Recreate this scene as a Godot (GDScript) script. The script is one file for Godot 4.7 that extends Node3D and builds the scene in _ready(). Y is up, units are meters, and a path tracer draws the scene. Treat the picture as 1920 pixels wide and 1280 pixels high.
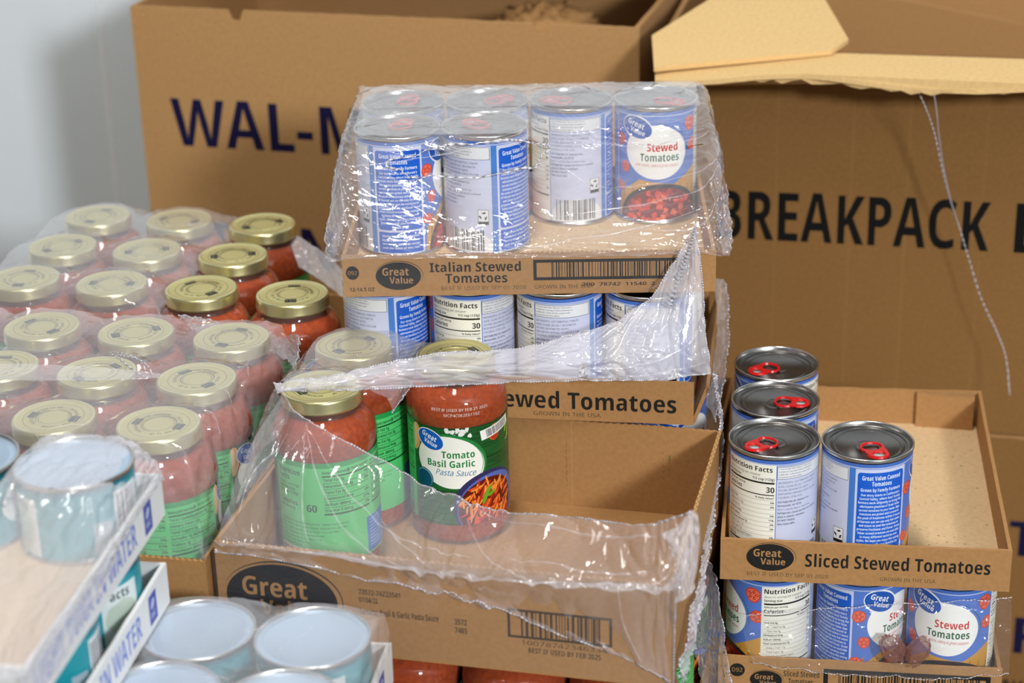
extends Node3D

const EYE := 1.40            # height of the lens above the floor
var rng := RandomNumberGenerator.new()
var M := {}                  # materials by name
var used := {}

# ---------------------------------------------------------------- places
# All places are given as (right of the lens, above the lens, ahead of the lens) in metres.
func W(x: float, y: float, z: float) -> Vector3:
	return Vector3(x, y + EYE, -z)

func spot(x: float, y: float, z: float, yaw_deg := 0.0) -> Transform3D:
	return Transform3D(Basis(Vector3.UP, -deg_to_rad(yaw_deg)), W(x, y, z))

# ---------------------------------------------------------------- mesh builder
class Builder:
	var v := PackedVector3Array()
	var n := PackedVector3Array()
	var t := PackedVector2Array()
	var t2 := PackedVector2Array()
	var idx := PackedInt32Array()

	func add(p: Vector3, nn: Vector3, uv := Vector2.ZERO, uv2 := Vector2(0.001, 0.001)) -> int:
		v.append(p); n.append(nn); t.append(uv); t2.append(uv2)
		return v.size() - 1

	func tri(a: int, b: int, c: int) -> void:
		var g := (v[b] - v[a]).cross(v[c] - v[a])
		if g.length_squared() < 1e-18:
			return
		if g.dot(n[a] + n[b] + n[c]) > 0.0:
			idx.append_array([a, c, b])
		else:
			idx.append_array([a, b, c])

	func quad(a: Vector3, b: Vector3, c: Vector3, d: Vector3, out_dir: Vector3, uvs := []) -> void:
		var nn := (b - a).cross(c - a).normalized()
		if nn.dot(out_dir) < 0.0:
			nn = -nn
		var i0: int
		if uvs.size() == 4:
			i0 = add(a, nn, uvs[0], uvs[0])
			add(b, nn, uvs[1], uvs[1]); add(c, nn, uvs[2], uvs[2]); add(d, nn, uvs[3], uvs[3])
		else:
			i0 = add(a, nn)
			add(b, nn); add(c, nn); add(d, nn)
		tri(i0, i0 + 1, i0 + 2)
		tri(i0, i0 + 2, i0 + 3)

	func box(lo: Vector3, hi: Vector3, xf := Transform3D()) -> void:
		var p := []
		for i in 8:
			p.append(xf * Vector3(hi.x if i & 1 else lo.x, hi.y if i & 2 else lo.y, hi.z if i & 4 else lo.z))
		var b := xf.basis
		quad(p[0], p[1], p[3], p[2], -b.z); quad(p[4], p[5], p[7], p[6], b.z)
		quad(p[0], p[2], p[6], p[4], -b.x); quad(p[1], p[3], p[7], p[5], b.x)
		quad(p[0], p[1], p[5], p[4], -b.y); quad(p[2], p[3], p[7], p[6], b.y)

	# surface of revolution; profile points are (radius, height), drawn from below to above along the outside
	func lathe(prof: PackedVector2Array, seg := 48, uv := false, v0 := 0.0, v1 := 1.0) -> void:
		var m := prof.size()
		var ymin := prof[0].y
		var yspan: float = max(1e-6, prof[m - 1].y - ymin)
		for k in m - 1:
			var a := prof[k]
			var b := prof[k + 1]
			var d := b - a
			if d.length() < 1e-7:
				continue
			var here := Vector2(d.y, -d.x).normalized()
			var before := here
			var after := here
			if k > 0:
				var e := (a - prof[k - 1])
				var en := Vector2(e.y, -e.x).normalized()
				if en.dot(here) > 0.55:
					before = (en + here).normalized()
			if k < m - 2:
				var e2 := (prof[k + 2] - b)
				var en2 := Vector2(e2.y, -e2.x).normalized()
				if en2.dot(here) > 0.55:
					after = (en2 + here).normalized()
			var base := v.size()
			for s in seg + 1:
				var f := float(s) / seg
				var ang := f * TAU
				var sa := sin(ang)
				var ca := cos(ang)
				var va := lerpf(v1, v0, (a.y - ymin) / yspan)
				var vb := lerpf(v1, v0, (b.y - ymin) / yspan)
				add(Vector3(a.x * sa, a.y, a.x * ca), Vector3(before.x * sa, before.y, before.x * ca), Vector2(f, va))
				add(Vector3(b.x * sa, b.y, b.x * ca), Vector3(after.x * sa, after.y, after.x * ca), Vector2(f, vb))
			for s in seg:
				var i := base + s * 2
				tri(i, i + 1, i + 2)
				tri(i + 1, i + 3, i + 2)

	func disc(r: float, y: float, up := 1.0, seg := 48, r_uv := 0.0) -> void:
		var ru := r_uv if r_uv > 0.0 else r
		var c := add(Vector3(0, y, 0), Vector3(0, up, 0), Vector2(0.5, 0.5))
		for s in seg + 1:
			var ang := float(s) / seg * TAU
			add(Vector3(r * sin(ang), y, r * cos(ang)), Vector3(0, up, 0), Vector2(0.5 + 0.5 * sin(ang) * r / ru, 0.5 + 0.5 * cos(ang) * r / ru))
		for s in seg:
			tri(c, c + 1 + s, c + 2 + s)

	func tube(path: Array, radius: float, seg := 7, radii := []) -> void:
		var m := path.size()
		var side := Vector3.UP
		var base := v.size()
		for k in m:
			var d: Vector3 = (path[min(k + 1, m - 1)] - path[max(k - 1, 0)])
			d = d.normalized() if d.length() > 1e-9 else Vector3.RIGHT
			if absf(d.dot(side)) > 0.95:
				side = Vector3.RIGHT if absf(d.x) < 0.9 else Vector3.FORWARD
			var e1 := d.cross(side).normalized()
			var e2 := d.cross(e1).normalized()
			side = -e1.cross(d).normalized() if k > 0 else side
			side = (side - d * side.dot(d)).normalized()
			var r: float = radii[k] if radii.size() == m else radius
			for s in seg:
				var a := TAU * s / seg
				var nn := e1 * cos(a) + e2 * sin(a)
				add(path[k] + nn * r, nn)
		for k in m - 1:
			for s in seg:
				var a := base + k * seg + s
				var b := base + k * seg + (s + 1) % seg
				tri(a, b, a + seg)
				tri(b, b + seg, a + seg)

	# grid of points with smooth normals; a cell whose byte in gone is set is left out
	func grid(p: Array, gone := PackedByteArray()) -> void:
		var r := p.size()
		var c: int = p[0].size()
		var base := v.size()
		for i in r:
			for j in c:
				var du: Vector3 = p[i][min(j + 1, c - 1)] - p[i][max(j - 1, 0)]
				var dv: Vector3 = p[min(i + 1, r - 1)][j] - p[max(i - 1, 0)][j]
				var nn := du.cross(dv)
				nn = nn.normalized() if nn.length() > 1e-12 else Vector3.UP
				add(p[i][j], nn, Vector2(float(j) / (c - 1), float(i) / (r - 1)))
		for i in r - 1:
			for j in c - 1:
				if gone.size() > 0 and gone[i * (c - 1) + j]:
					continue
				var a := base + i * c + j
				tri(a, a + 1, a + c)
				tri(a + 1, a + c + 1, a + c)

	func mesh() -> ArrayMesh:
		var arr := []
		arr.resize(Mesh.ARRAY_MAX)
		arr[Mesh.ARRAY_VERTEX] = v
		arr[Mesh.ARRAY_NORMAL] = n
		arr[Mesh.ARRAY_TEX_UV] = t
		arr[Mesh.ARRAY_TEX_UV2] = t2
		arr[Mesh.ARRAY_INDEX] = idx
		var m := ArrayMesh.new()
		m.add_surface_from_arrays(Mesh.PRIMITIVE_TRIANGLES, arr)
		return m

# ---------------------------------------------------------------- nodes
func numbered(called: String) -> String:
	if not used.has(called):
		used[called] = 0
		return called
	used[called] += 1
	return "%s_%03d" % [called, used[called]]

func part(called: String, mesh: Mesh, mat: Material, parent: Node, xf := Transform3D()) -> MeshInstance3D:
	var o := MeshInstance3D.new()
	o.name = called
	o.mesh = mesh
	o.material_override = mat
	o.transform = xf
	parent.add_child(o, true)
	return o

func thing(called: String, label: String, category: String, xf := Transform3D(), group := "") -> Node3D:
	var o := Node3D.new()
	o.name = numbered(called)
	o.transform = xf
	add_child(o)
	tag(o, label, category, group)
	return o

func tag(o: Node, label: String, category: String, group := "") -> void:
	o.set_meta("label", label)
	o.set_meta("category", category)
	if group:
		o.set_meta("group", group)

func single(called: String, mesh: Mesh, mat: Material, label: String, category: String, group := "", xf := Transform3D()) -> MeshInstance3D:
	var o := part(numbered(called), mesh, mat, self, xf)
	tag(o, label, category, group)
	return o

func structure(called: String, lo: Vector3, hi: Vector3, mat: Material) -> MeshInstance3D:
	var b := Builder.new()
	b.box(lo, hi)
	var o := part(called, b.mesh(), mat, self)
	o.set_meta("kind", "structure")
	return o

var fresh := {}
func copy(proto: Node3D, xf: Transform3D, label: String, group: String) -> Node3D:
	var o := proto
	if fresh.has(proto):
		o = proto.duplicate()
		o.name = numbered(String(proto.name))
		add_child(o)
	fresh[proto] = true
	o.transform = xf
	o.set_meta("label", label)
	o.set_meta("group", group)
	return o

# ---------------------------------------------------------------- drawing of flat print
var glyphs := {}
var fonts := {}

func font(kind: String) -> SystemFont:
	if not fonts.has(kind):
		var f := SystemFont.new()
		f.font_names = PackedStringArray(["Droid Serif" if kind.begins_with("serif") else "Droid Sans"])
		f.font_weight = 700 if kind.ends_with("bold") else 400
		fonts[kind] = f
	return fonts[kind]

func glyph_run(s: String, kind: String) -> Array:
	var key := kind + "|" + s
	if not glyphs.has(key):
		var tm := TextMesh.new()
		tm.font = font(kind)
		tm.font_size = 64
		tm.pixel_size = 1.0 / 64.0
		tm.depth = 0.0
		tm.curve_step = 3.0
		tm.text = s
		var arr := tm.get_mesh_arrays()
		var verts: PackedVector3Array = arr[Mesh.ARRAY_VERTEX]
		var ind: PackedInt32Array = arr[Mesh.ARRAY_INDEX] if arr[Mesh.ARRAY_INDEX] != null else PackedInt32Array(range(verts.size()))
		var lo := 1e9
		var hi := -1e9
		for p in verts:
			lo = minf(lo, p.x); hi = maxf(hi, p.x)
		glyphs[key] = [verts, ind, lo, hi]
	return glyphs[key]

# s with its baseline at (x, y), capitals h pixels tall; squeeze narrows it; align 0 left, 0.5 middle, 1 right; fit forces a width
func ink(im: Image, s: String, x: float, y: float, h: float, col: Color, kind := "bold", align := 0.0, squeeze := 1.0, rot := 0.0, fit := 0.0, lean := 0.0) -> void:
	var run := glyph_run(s, kind)
	var verts: PackedVector3Array = run[0]
	var ind: PackedInt32Array = run[1]
	var k := h / 0.71875
	var base := -0.34375
	var lo: float = run[2]
	var wide: float = maxf(0.01, run[3] - lo)
	var kx := k * squeeze
	if fit > 0.0:
		kx = fit / wide
	var c := cos(rot)
	var sn := sin(rot)
	var pts := PackedVector2Array()
	for p in verts:
		var q := Vector2((p.x - lo - wide * align) * kx, -(p.y - base) * k)
		q.x -= q.y * lean
		pts.append(Vector2(x + q.x * c - q.y * sn, y + q.x * sn + q.y * c))
	for i in range(0, ind.size(), 3):
		fill_tri(im, pts[ind[i]], pts[ind[i + 1]], pts[ind[i + 2]], col)

func fill_tri(im: Image, a: Vector2, b: Vector2, c: Vector2, col: Color) -> void:
	var y0 := int(ceilf(minf(a.y, minf(b.y, c.y)) - 0.5))
	var y1 := int(floorf(maxf(a.y, maxf(b.y, c.y)) - 0.5))
	for y in range(maxi(y0, 0), mini(y1, im.get_height() - 1) + 1):
		var yy := y + 0.5
		var x0 := 1e9
		var x1 := -1e9
		for e in 3:
			var p := a if e == 0 else (b if e == 1 else c)
			var q := b if e == 0 else (c if e == 1 else a)
			if (p.y <= yy and q.y > yy) or (q.y <= yy and p.y > yy):
				var xx := p.x + (yy - p.y) / (q.y - p.y) * (q.x - p.x)
				x0 = minf(x0, xx); x1 = maxf(x1, xx)
		var xa := int(ceilf(x0 - 0.5))
		var xb := int(ceilf(x1 - 0.5))
		if xb > xa:
			im.fill_rect(Rect2i(xa, y, xb - xa, 1), col)

func poly(im: Image, pts: PackedVector2Array, col: Color) -> void:
	var ylo := 1e9
	var yhi := -1e9
	for p in pts:
		ylo = minf(ylo, p.y); yhi = maxf(yhi, p.y)
	for y in range(maxi(int(ylo), 0), mini(int(yhi) + 1, im.get_height())):
		var yy := y + 0.5
		var xs := []
		for i in pts.size():
			var p := pts[i]
			var q := pts[(i + 1) % pts.size()]
			if (p.y <= yy and q.y > yy) or (q.y <= yy and p.y > yy):
				xs.append(p.x + (yy - p.y) / (q.y - p.y) * (q.x - p.x))
		xs.sort()
		for i in range(0, xs.size() - 1, 2):
			var xa := int(roundf(xs[i]))
			var xb := int(roundf(xs[i + 1]))
			if xb > xa:
				im.fill_rect(Rect2i(xa, y, xb - xa, 1), col)

func oval(im: Image, cx: float, cy: float, rx: float, ry: float, col: Color, rot := 0.0, wob := 0.0) -> void:
	var pts := PackedVector2Array()
	for i in 72:
		var a := TAU * i / 72.0
		var r := 1.0 + wob * sin(a * 3.0 + cx) + wob * 0.6 * sin(a * 7.0 + cy)
		pts.append(Vector2(cx, cy) + Vector2(cos(a) * rx * r, sin(a) * ry * r).rotated(rot))
	poly(im, pts, col)

func arc(im: Image, cx: float, cy: float, rx: float, ry: float, w: float, a0: float, a1: float, col: Color, rot := 0.0) -> void:
	var pts := PackedVector2Array()
	for i in 41:
		var a := lerpf(a0, a1, i / 40.0)
		pts.append(Vector2(cx, cy) + Vector2(cos(a) * rx, sin(a) * ry).rotated(rot))
	for i in 41:
		var a := lerpf(a1, a0, i / 40.0)
		var ww := w * sin(PI * (1.0 - i / 40.0)) + 0.6
		pts.append(Vector2(cx, cy) + Vector2(cos(a) * (rx - ww), sin(a) * (ry - ww)).rotated(rot))
	poly(im, pts, col)

func rect(im: Image, x: float, y: float, w: float, h: float, col: Color) -> void:
	im.fill_rect(Rect2i(int(roundf(x)), int(roundf(y)), maxi(1, int(roundf(w))), maxi(1, int(roundf(h)))), col)

func soft_rect(im: Image, x: float, y: float, w: float, h: float, r: float, col: Color) -> void:
	rect(im, x + r, y, w - 2 * r, h, col)
	rect(im, x, y + r, w, h - 2 * r, col)
	for cx in [x + r, x + w - r]:
		for cy in [y + r, y + h - r]:
			oval(im, cx, cy, r, r, col)

func frame(im: Image, x: float, y: float, w: float, h: float, line: float, col: Color) -> void:
	rect(im, x, y, w, line, col); rect(im, x, y + h - line, w, line, col)
	rect(im, x, y, line, h, col); rect(im, x + w - line, y, line, h, col)

func bars(im: Image, x: float, y: float, w: float, h: float, col: Color, unit := 3.0, seed_ := 1) -> void:
	var r := RandomNumberGenerator.new()
	r.seed = seed_
	var at := x
	while at < x + w - unit * 3:
		var b := unit * r.randi_range(1, 3)
		rect(im, at, y, b, h, col)
		at += b + unit * r.randi_range(1, 3)

# the house emblem: an oval with two words on it and a thin line riding round its upper right
func emblem(im: Image, cx: float, cy: float, w: float, disc: Color, words: Color, rot := 0.0, ring := true) -> void:
	var h := w * 0.66
	if ring:
		arc(im, cx + w * 0.015, cy - h * 0.02, w * 0.535, h * 0.53, w * 0.014, -2.9, 0.5, disc, rot)
	oval(im, cx, cy, w * 0.5, h * 0.5, disc, rot)
	var up := Vector2(-w * 0.06, -h * 0.02).rotated(rot)
	var dn := Vector2(w * 0.06, h * 0.27).rotated(rot)
	ink(im, "Great", cx + up.x, cy + up.y, h * 0.27, words, "bold", 0.5, 1.0, rot, w * 0.58)
	ink(im, "Value", cx + dn.x, cy + dn.y, h * 0.23, words, "bold", 0.5, 1.0, rot, w * 0.52)

func blank(w: int, h: int, col: Color) -> Image:
	var im := Image.create_empty(w, h, false, Image.FORMAT_RGBA8)
	im.fill(col)
	return im

func tex(im: Image) -> ImageTexture:
	return ImageTexture.create_from_image(im)

func c8(r: int, g: int, b: int, a := 255) -> Color:
	return Color8(r, g, b, a)

const INK := Color(0.13, 0.13, 0.125)
const NO_INK := Color(0.13, 0.13, 0.125, 0.0)
const NAVY := Color(0.075, 0.07, 0.22)

# ---------------------------------------------------------------- materials
func plain(col: Color, rough := 0.6, metal := 0.0) -> StandardMaterial3D:
	var m := StandardMaterial3D.new()
	m.albedo_color = col
	m.roughness = rough
	m.metallic = metal
	return m

func noise_tex(freq: float, lo: Color, hi: Color, seed_: int, size := 512, octaves := 4) -> NoiseTexture2D:
	var f := FastNoiseLite.new()
	f.noise_type = FastNoiseLite.TYPE_SIMPLEX_SMOOTH
	f.seed = seed_
	f.frequency = freq
	f.fractal_octaves = octaves
	var g := Gradient.new()
	g.set_color(0, lo)
	g.set_color(1, hi)
	var t := NoiseTexture2D.new()
	t.width = size
	t.height = size
	t.seamless = true
	t.noise = f
	t.color_ramp = g
	return t

var kraft_tex: NoiseTexture2D
var grain_tex: NoiseTexture2D

func kraft(tint: Color, print_: Texture2D = null) -> StandardMaterial3D:
	var m := StandardMaterial3D.new()
	m.albedo_color = tint
	m.albedo_texture = kraft_tex
	m.uv1_triplanar = true
	m.uv1_scale = Vector3(9, 9, 9)
	m.roughness = 0.75
	m.metallic_specular = 0.3
	m.heightmap_enabled = true
	m.heightmap_texture = grain_tex
	m.heightmap_scale = 0.006
	if print_:
		m.detail_enabled = true
		m.detail_albedo = print_
		m.detail_uv_layer = BaseMaterial3D.DETAIL_UV_2
	return m

func film_mat(haze: float, rough: float, relief: float) -> StandardMaterial3D:
	var m := StandardMaterial3D.new()
	m.transparency = BaseMaterial3D.TRANSPARENCY_ALPHA
	m.albedo_color = Color(0.93, 0.92, 0.95, haze)
	m.roughness = rough
	m.metallic_specular = 0.5
	m.cull_mode = BaseMaterial3D.CULL_DISABLED
	if relief > 0.0:
		m.heightmap_enabled = true
		m.heightmap_texture = grain_tex
		m.heightmap_scale = relief
		m.uv1_triplanar = true
		m.uv1_scale = Vector3(9, 9, 9)
	return m

# ---------------------------------------------------------------- the prints themselves
const STORY := ["Our story starts in California's", "Central Valley, where local family", "farmers work diligently to bring the", "wholesome goodness of Great Value", "canned tomatoes to your home. Ripe", "tomatoes are picked and canned at", "the peak of freshness within 5 hours", "of harvest and we use only hot water", "and steam to peel the tomatoes to", "preserve freshness and flavor. Great", "Value canned tomatoes are available", "in many different varieties and", "styles. We hope you enjoy this eating", "experience with your families for", "years to come!"]

func tomato_slice(im: Image, x: float, y: float, r: float, turn := 0.0) -> void:
	oval(im, x, y, r, r * 0.92, c8(214, 52, 38), turn, 0.03)
	oval(im, x, y, r * 0.84, r * 0.78, c8(236, 112, 84), turn, 0.04)
	for k in 5:
		var a := TAU * k / 5.0 + turn
		oval(im, x + cos(a) * r * 0.47, y + sin(a) * r * 0.44, r * 0.25, r * 0.17, c8(196, 44, 28), a, 0.08)
		oval(im, x + cos(a) * r * 0.5, y + sin(a) * r * 0.46, r * 0.07, r * 0.05, c8(240, 190, 120), a)

func can_label_image() -> Image:
	var w := 2048
	var h := 900
	var dg := w / 360.0
	var blue := c8(84, 122, 206)
	var im := blank(w, h, blue)
	var black := c8(24, 24, 22)
	var r := RandomNumberGenerator.new()
	r.seed = 5
	# nutrition panel
	rect(im, 0, 34, 76 * dg, h - 34, c8(240, 238, 226))
	var x0 := 18.0
	var x1 := 74 * dg
	ink(im, "Nutrition Facts", x0, 92, 38, black, "bold", 0.0, 1.0, 0.0, x1 - x0 - 16)
	ink(im, "about 3.5 servings per container", x0, 128, 17, c8(80, 80, 76), "plain", 0.0, 1.0, 0.0, 300)
	ink(im, "Serving size", x0, 160, 19, black, "bold", 0.0, 0.92)
	ink(im, "1/2 cup (123g)", x1, 160, 19, black, "bold", 1.0, 0.95)
	rect(im, x0, 174, x1 - x0, 14, black)
	ink(im, "Amount per serving", x0, 214, 15, black, "bold", 0.0, 0.9)
	ink(im, "Calories", x0, 258, 30, black, "bold", 0.0, 0.92)
	ink(im, "30", x1, 258, 44, black, "bold", 1.0, 0.95)
	rect(im, x0, 274, x1 - x0, 8, black)
	ink(im, "% Daily Value*", x1, 310, 15, black, "bold", 1.0, 0.95)
	var rows := [["Total Fat 0g", "0%", 1], ["Saturated Fat 0g", "0%", 0], ["Trans Fat 0g", "", 0], ["Cholesterol 0mg", "0%", 1], ["Sodium 260mg", "11%", 1], ["Total Carbohydrate 7g", "2%", 1], ["Dietary Fiber <1g", "2%", 0], ["Total Sugars 5g", "", 0], ["Includes 3g Added Sugars", "6%", 0], ["Protein 1g", "", 1]]
	var y := 348.0
	for row in rows:
		rect(im, x0, y - 27, x1 - x0, 2, c8(120, 120, 114))
		ink(im, row[0], x0 + (0 if row[2] else 26), y, 15, black, "bold" if row[2] else "plain", 0.0, 0.9)
		if row[1]:
			ink(im, row[1], x1, y, 15, black, "bold", 1.0, 0.95)
		y += 36
	rect(im, x0, y - 24, x1 - x0, 12, black)
	for s in ["Vitamin D 0mcg", "Calcium 20mg", "Iron 0.5mg", "Potassium 180mg"]:
		ink(im, s, x0, y + 14, 15, black, "plain", 0.0, 0.9)
		y += 32
	# ingredients panel
	var ix := 77.0 * dg
	var iw := 77.0 * dg
	rect(im, ix, 40, iw, h - 40, c8(202, 207, 232))
	rect(im, ix, 48, iw - 8, 100, c8(226, 228, 232))
	frame(im, ix, 48, iw - 8, 100, 3, c8(40, 44, 60))
	y = 70
	for s in ["* The % Daily Value tells you how much a", "nutrient in a serving of food contributes to", "a daily diet. 2,000 calories a day is used", "for general nutrition advice."]:
		ink(im, s, ix + 12, y, 11.5, c8(70, 72, 84), "plain", 0.0, 0.92)
		y += 22
	y = 184
	var grey := c8(66, 68, 84)
	for s in ["INGREDIENTS: CUT TOMATOES, TOMATO", "JUICE, SUGAR, SEA SALT, DEHYDRATED", "ONIONS, DEHYDRATED CELERY,", "DEHYDRATED PEPPERS, SPICES, CALCIUM", "CHLORIDE, CITRIC ACID."]:
		ink(im, s, ix + 10, y, 15, grey, "plain", 0.0, 0.86)
		y += 30
	ink(im, "DISTRIBUTED BY: Walmart Inc.,", ix + 10, y + 6, 15, grey, "bold", 0.0, 0.86)
	ink(im, "Bentonville, AR 72716", ix + 10, y + 36, 15, grey, "bold", 0.0, 0.86)
	ink(im, "Best if used by date on end of can.", ix + 10, y + 66, 15, grey, "plain", 0.0, 0.86)
	ink(im, "Refrigerate unused portion in a covered", ix + 10, y + 96, 15, grey, "bold", 0.0, 0.86)
	ink(im, "glass or plastic container.", ix + 10, y + 126, 15, grey, "bold", 0.0, 0.86)
	ink(im, "DO NOT FREEZE.", ix + 10, y + 156, 15, grey, "bold", 0.0, 0.86)
	ink(im, "Non-intent BPA", ix + 10, y + 186, 15, grey, "bold", 0.0, 0.86)
	rect(im, ix + iw - 112, 548, 84, 124, c8(232, 234, 238))
	frame(im, ix + iw - 112, 548, 84, 124, 3, black)
	rect(im, ix + iw - 108, 644, 76, 24, black)
	for k in 3:
		var a := TAU * k / 3.0 - PI / 2
		var cc := Vector2(ix + iw - 70, 600)
		var tip := cc + Vector2(cos(a + 0.75), sin(a + 0.75)) * 34
		arc(im, cc.x, cc.y, 30, 30, 13, a - 0.5, a + 0.7, black)
		poly(im, PackedVector2Array([tip, cc + Vector2(cos(a + 0.2), sin(a + 0.2)) * 38, cc + Vector2(cos(a + 0.3), sin(a + 0.3)) * 16]), black)
	oval(im, ix + iw * 0.5, 860, iw * 0.49, 150, c8(232, 234, 238))
	bars(im, ix + 46, 716, iw - 110, 170, black, 3.4, 11)
	# strip and story panel
	rect(im, 154 * dg, 0, 8 * dg, h, c8(66, 124, 204))
	rect(im, 162 * dg, 40, 68 * dg, h - 40, c8(206, 212, 238))
	var sx := 162.0 * dg + 16
	var sw := 68.0 * dg - 32
	soft_rect(im, sx, 66, sw, 640, 24, c8(14, 92, 204))
	soft_rect(im, sx, 722, sw, 170, 14, c8(14, 92, 204))
	var pale := c8(236, 240, 250)
	var mid := sx + sw * 0.5
	ink(im, "Great Value Canned", mid, 126, 34, pale, "bold", 0.5, 1.0, 0.0, sw * 0.82)
	ink(im, "Tomatoes", mid, 172, 34, pale, "bold", 0.5, 1.0, 0.0, sw * 0.42)
	ink(im, "Grown by Family Farmers", mid, 218, 26, pale, "bold", 0.5, 1.0, 0.0, sw * 0.86)
	y = 254
	for s in STORY:
		ink(im, s, mid, y, 19, pale, "bold", 0.5, 1.0, 0.0, minf(sw * 0.94, s.length() * 9.3))
		y += 31
	for k in 4:
		ink(im, ["Satisfaction Quality Guaranteed.", "Questions or comments? We are", "here to help. Keep your receipt", "and the label of this can."][k], mid, 764 + k * 32, 18, pale, "bold", 0.5, 1.0, 0.0, sw * 0.84)
	# front
	var f0 := 230.0 * dg
	for p in [[8, 250, 54], [16, 470, 50], [118, 120, 64], [124, 300, 58], [6, 640, 46]]:
		tomato_slice(im, f0 + p[0] * dg, p[1], p[2], p[1] * 0.01)
	poly(im, PackedVector2Array([Vector2(f0 + 2 * dg, 900), Vector2(f0 + 6 * dg, 700), Vector2(f0 + 40 * dg, 560), Vector2(f0 + 90 * dg, 600), Vector2(f0 + 130 * dg, 470), Vector2(f0 + 130 * dg, 900)]), c8(206, 152, 62))
	for k in 9:
		var px := f0 + (8 + k * 14) * dg
		poly(im, PackedVector2Array([Vector2(px, 900), Vector2(px + 40, 600 + (k % 3) * 20), Vector2(px + 52, 600 + (k % 3) * 20), Vector2(px + 16, 900)]), c8(178, 122, 44))
	oval(im, f0 + 72 * dg, 905, 64 * dg, 312, c8(34, 30, 34))
	oval(im, f0 + 72 * dg, 915, 60 * dg, 288, c8(120, 24, 18))
	for k in 110:
		var ang := r.randf() * TAU
		var rad := sqrt(r.randf())
		var ex := f0 + 72 * dg + cos(ang) * rad * 54 * dg
		var ey := 890 + sin(ang) * rad * 236
		var cols := [c8(214, 58, 36), c8(226, 84, 48), c8(186, 36, 26), c8(232, 112, 66)]
		oval(im, ex, ey, r.randf_range(18, 40), r.randf_range(10, 24), cols[r.randi() % 4], r.randf() * 3.0, 0.12)
	oval(im, f0 + 64 * dg, 330, 45 * dg, 224, c8(250, 250, 246), 0.12)
	arc(im, f0 + 66 * dg, 326, 47.5 * dg, 236, 5, -1.7, 0.5, c8(30, 90, 50), 0.12)
	oval(im, f0 + 36 * dg, 130, 23.5 * dg, 98, c8(250, 250, 250), 0.32)
	emblem(im, f0 + 36 * dg, 130, 45 * dg, c8(18, 84, 178), c8(248, 248, 250), 0.32, false)
	ink(im, "Stewed", f0 + 95 * dg, 320, 62, c8(206, 44, 34), "bold", 1.0, 1.0, 0.0, 44 * dg)
	ink(im, "Tomatoes", f0 + 97 * dg, 404, 62, c8(24, 96, 52), "bold", 1.0, 1.0, 0.0, 56 * dg)
	ink(im, "with onions, celery & green peppers", f0 + 96 * dg, 452, 24, c8(206, 70, 56), "plain", 1.0, 1.0, 0.02, 62 * dg, 0.25)
	# lighter blue line round the top
	rect(im, 0, 0, w, 26, c8(70, 112, 196))
	rect(im, 0, 26, w, 10, c8(176, 190, 226))
	return im

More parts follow.
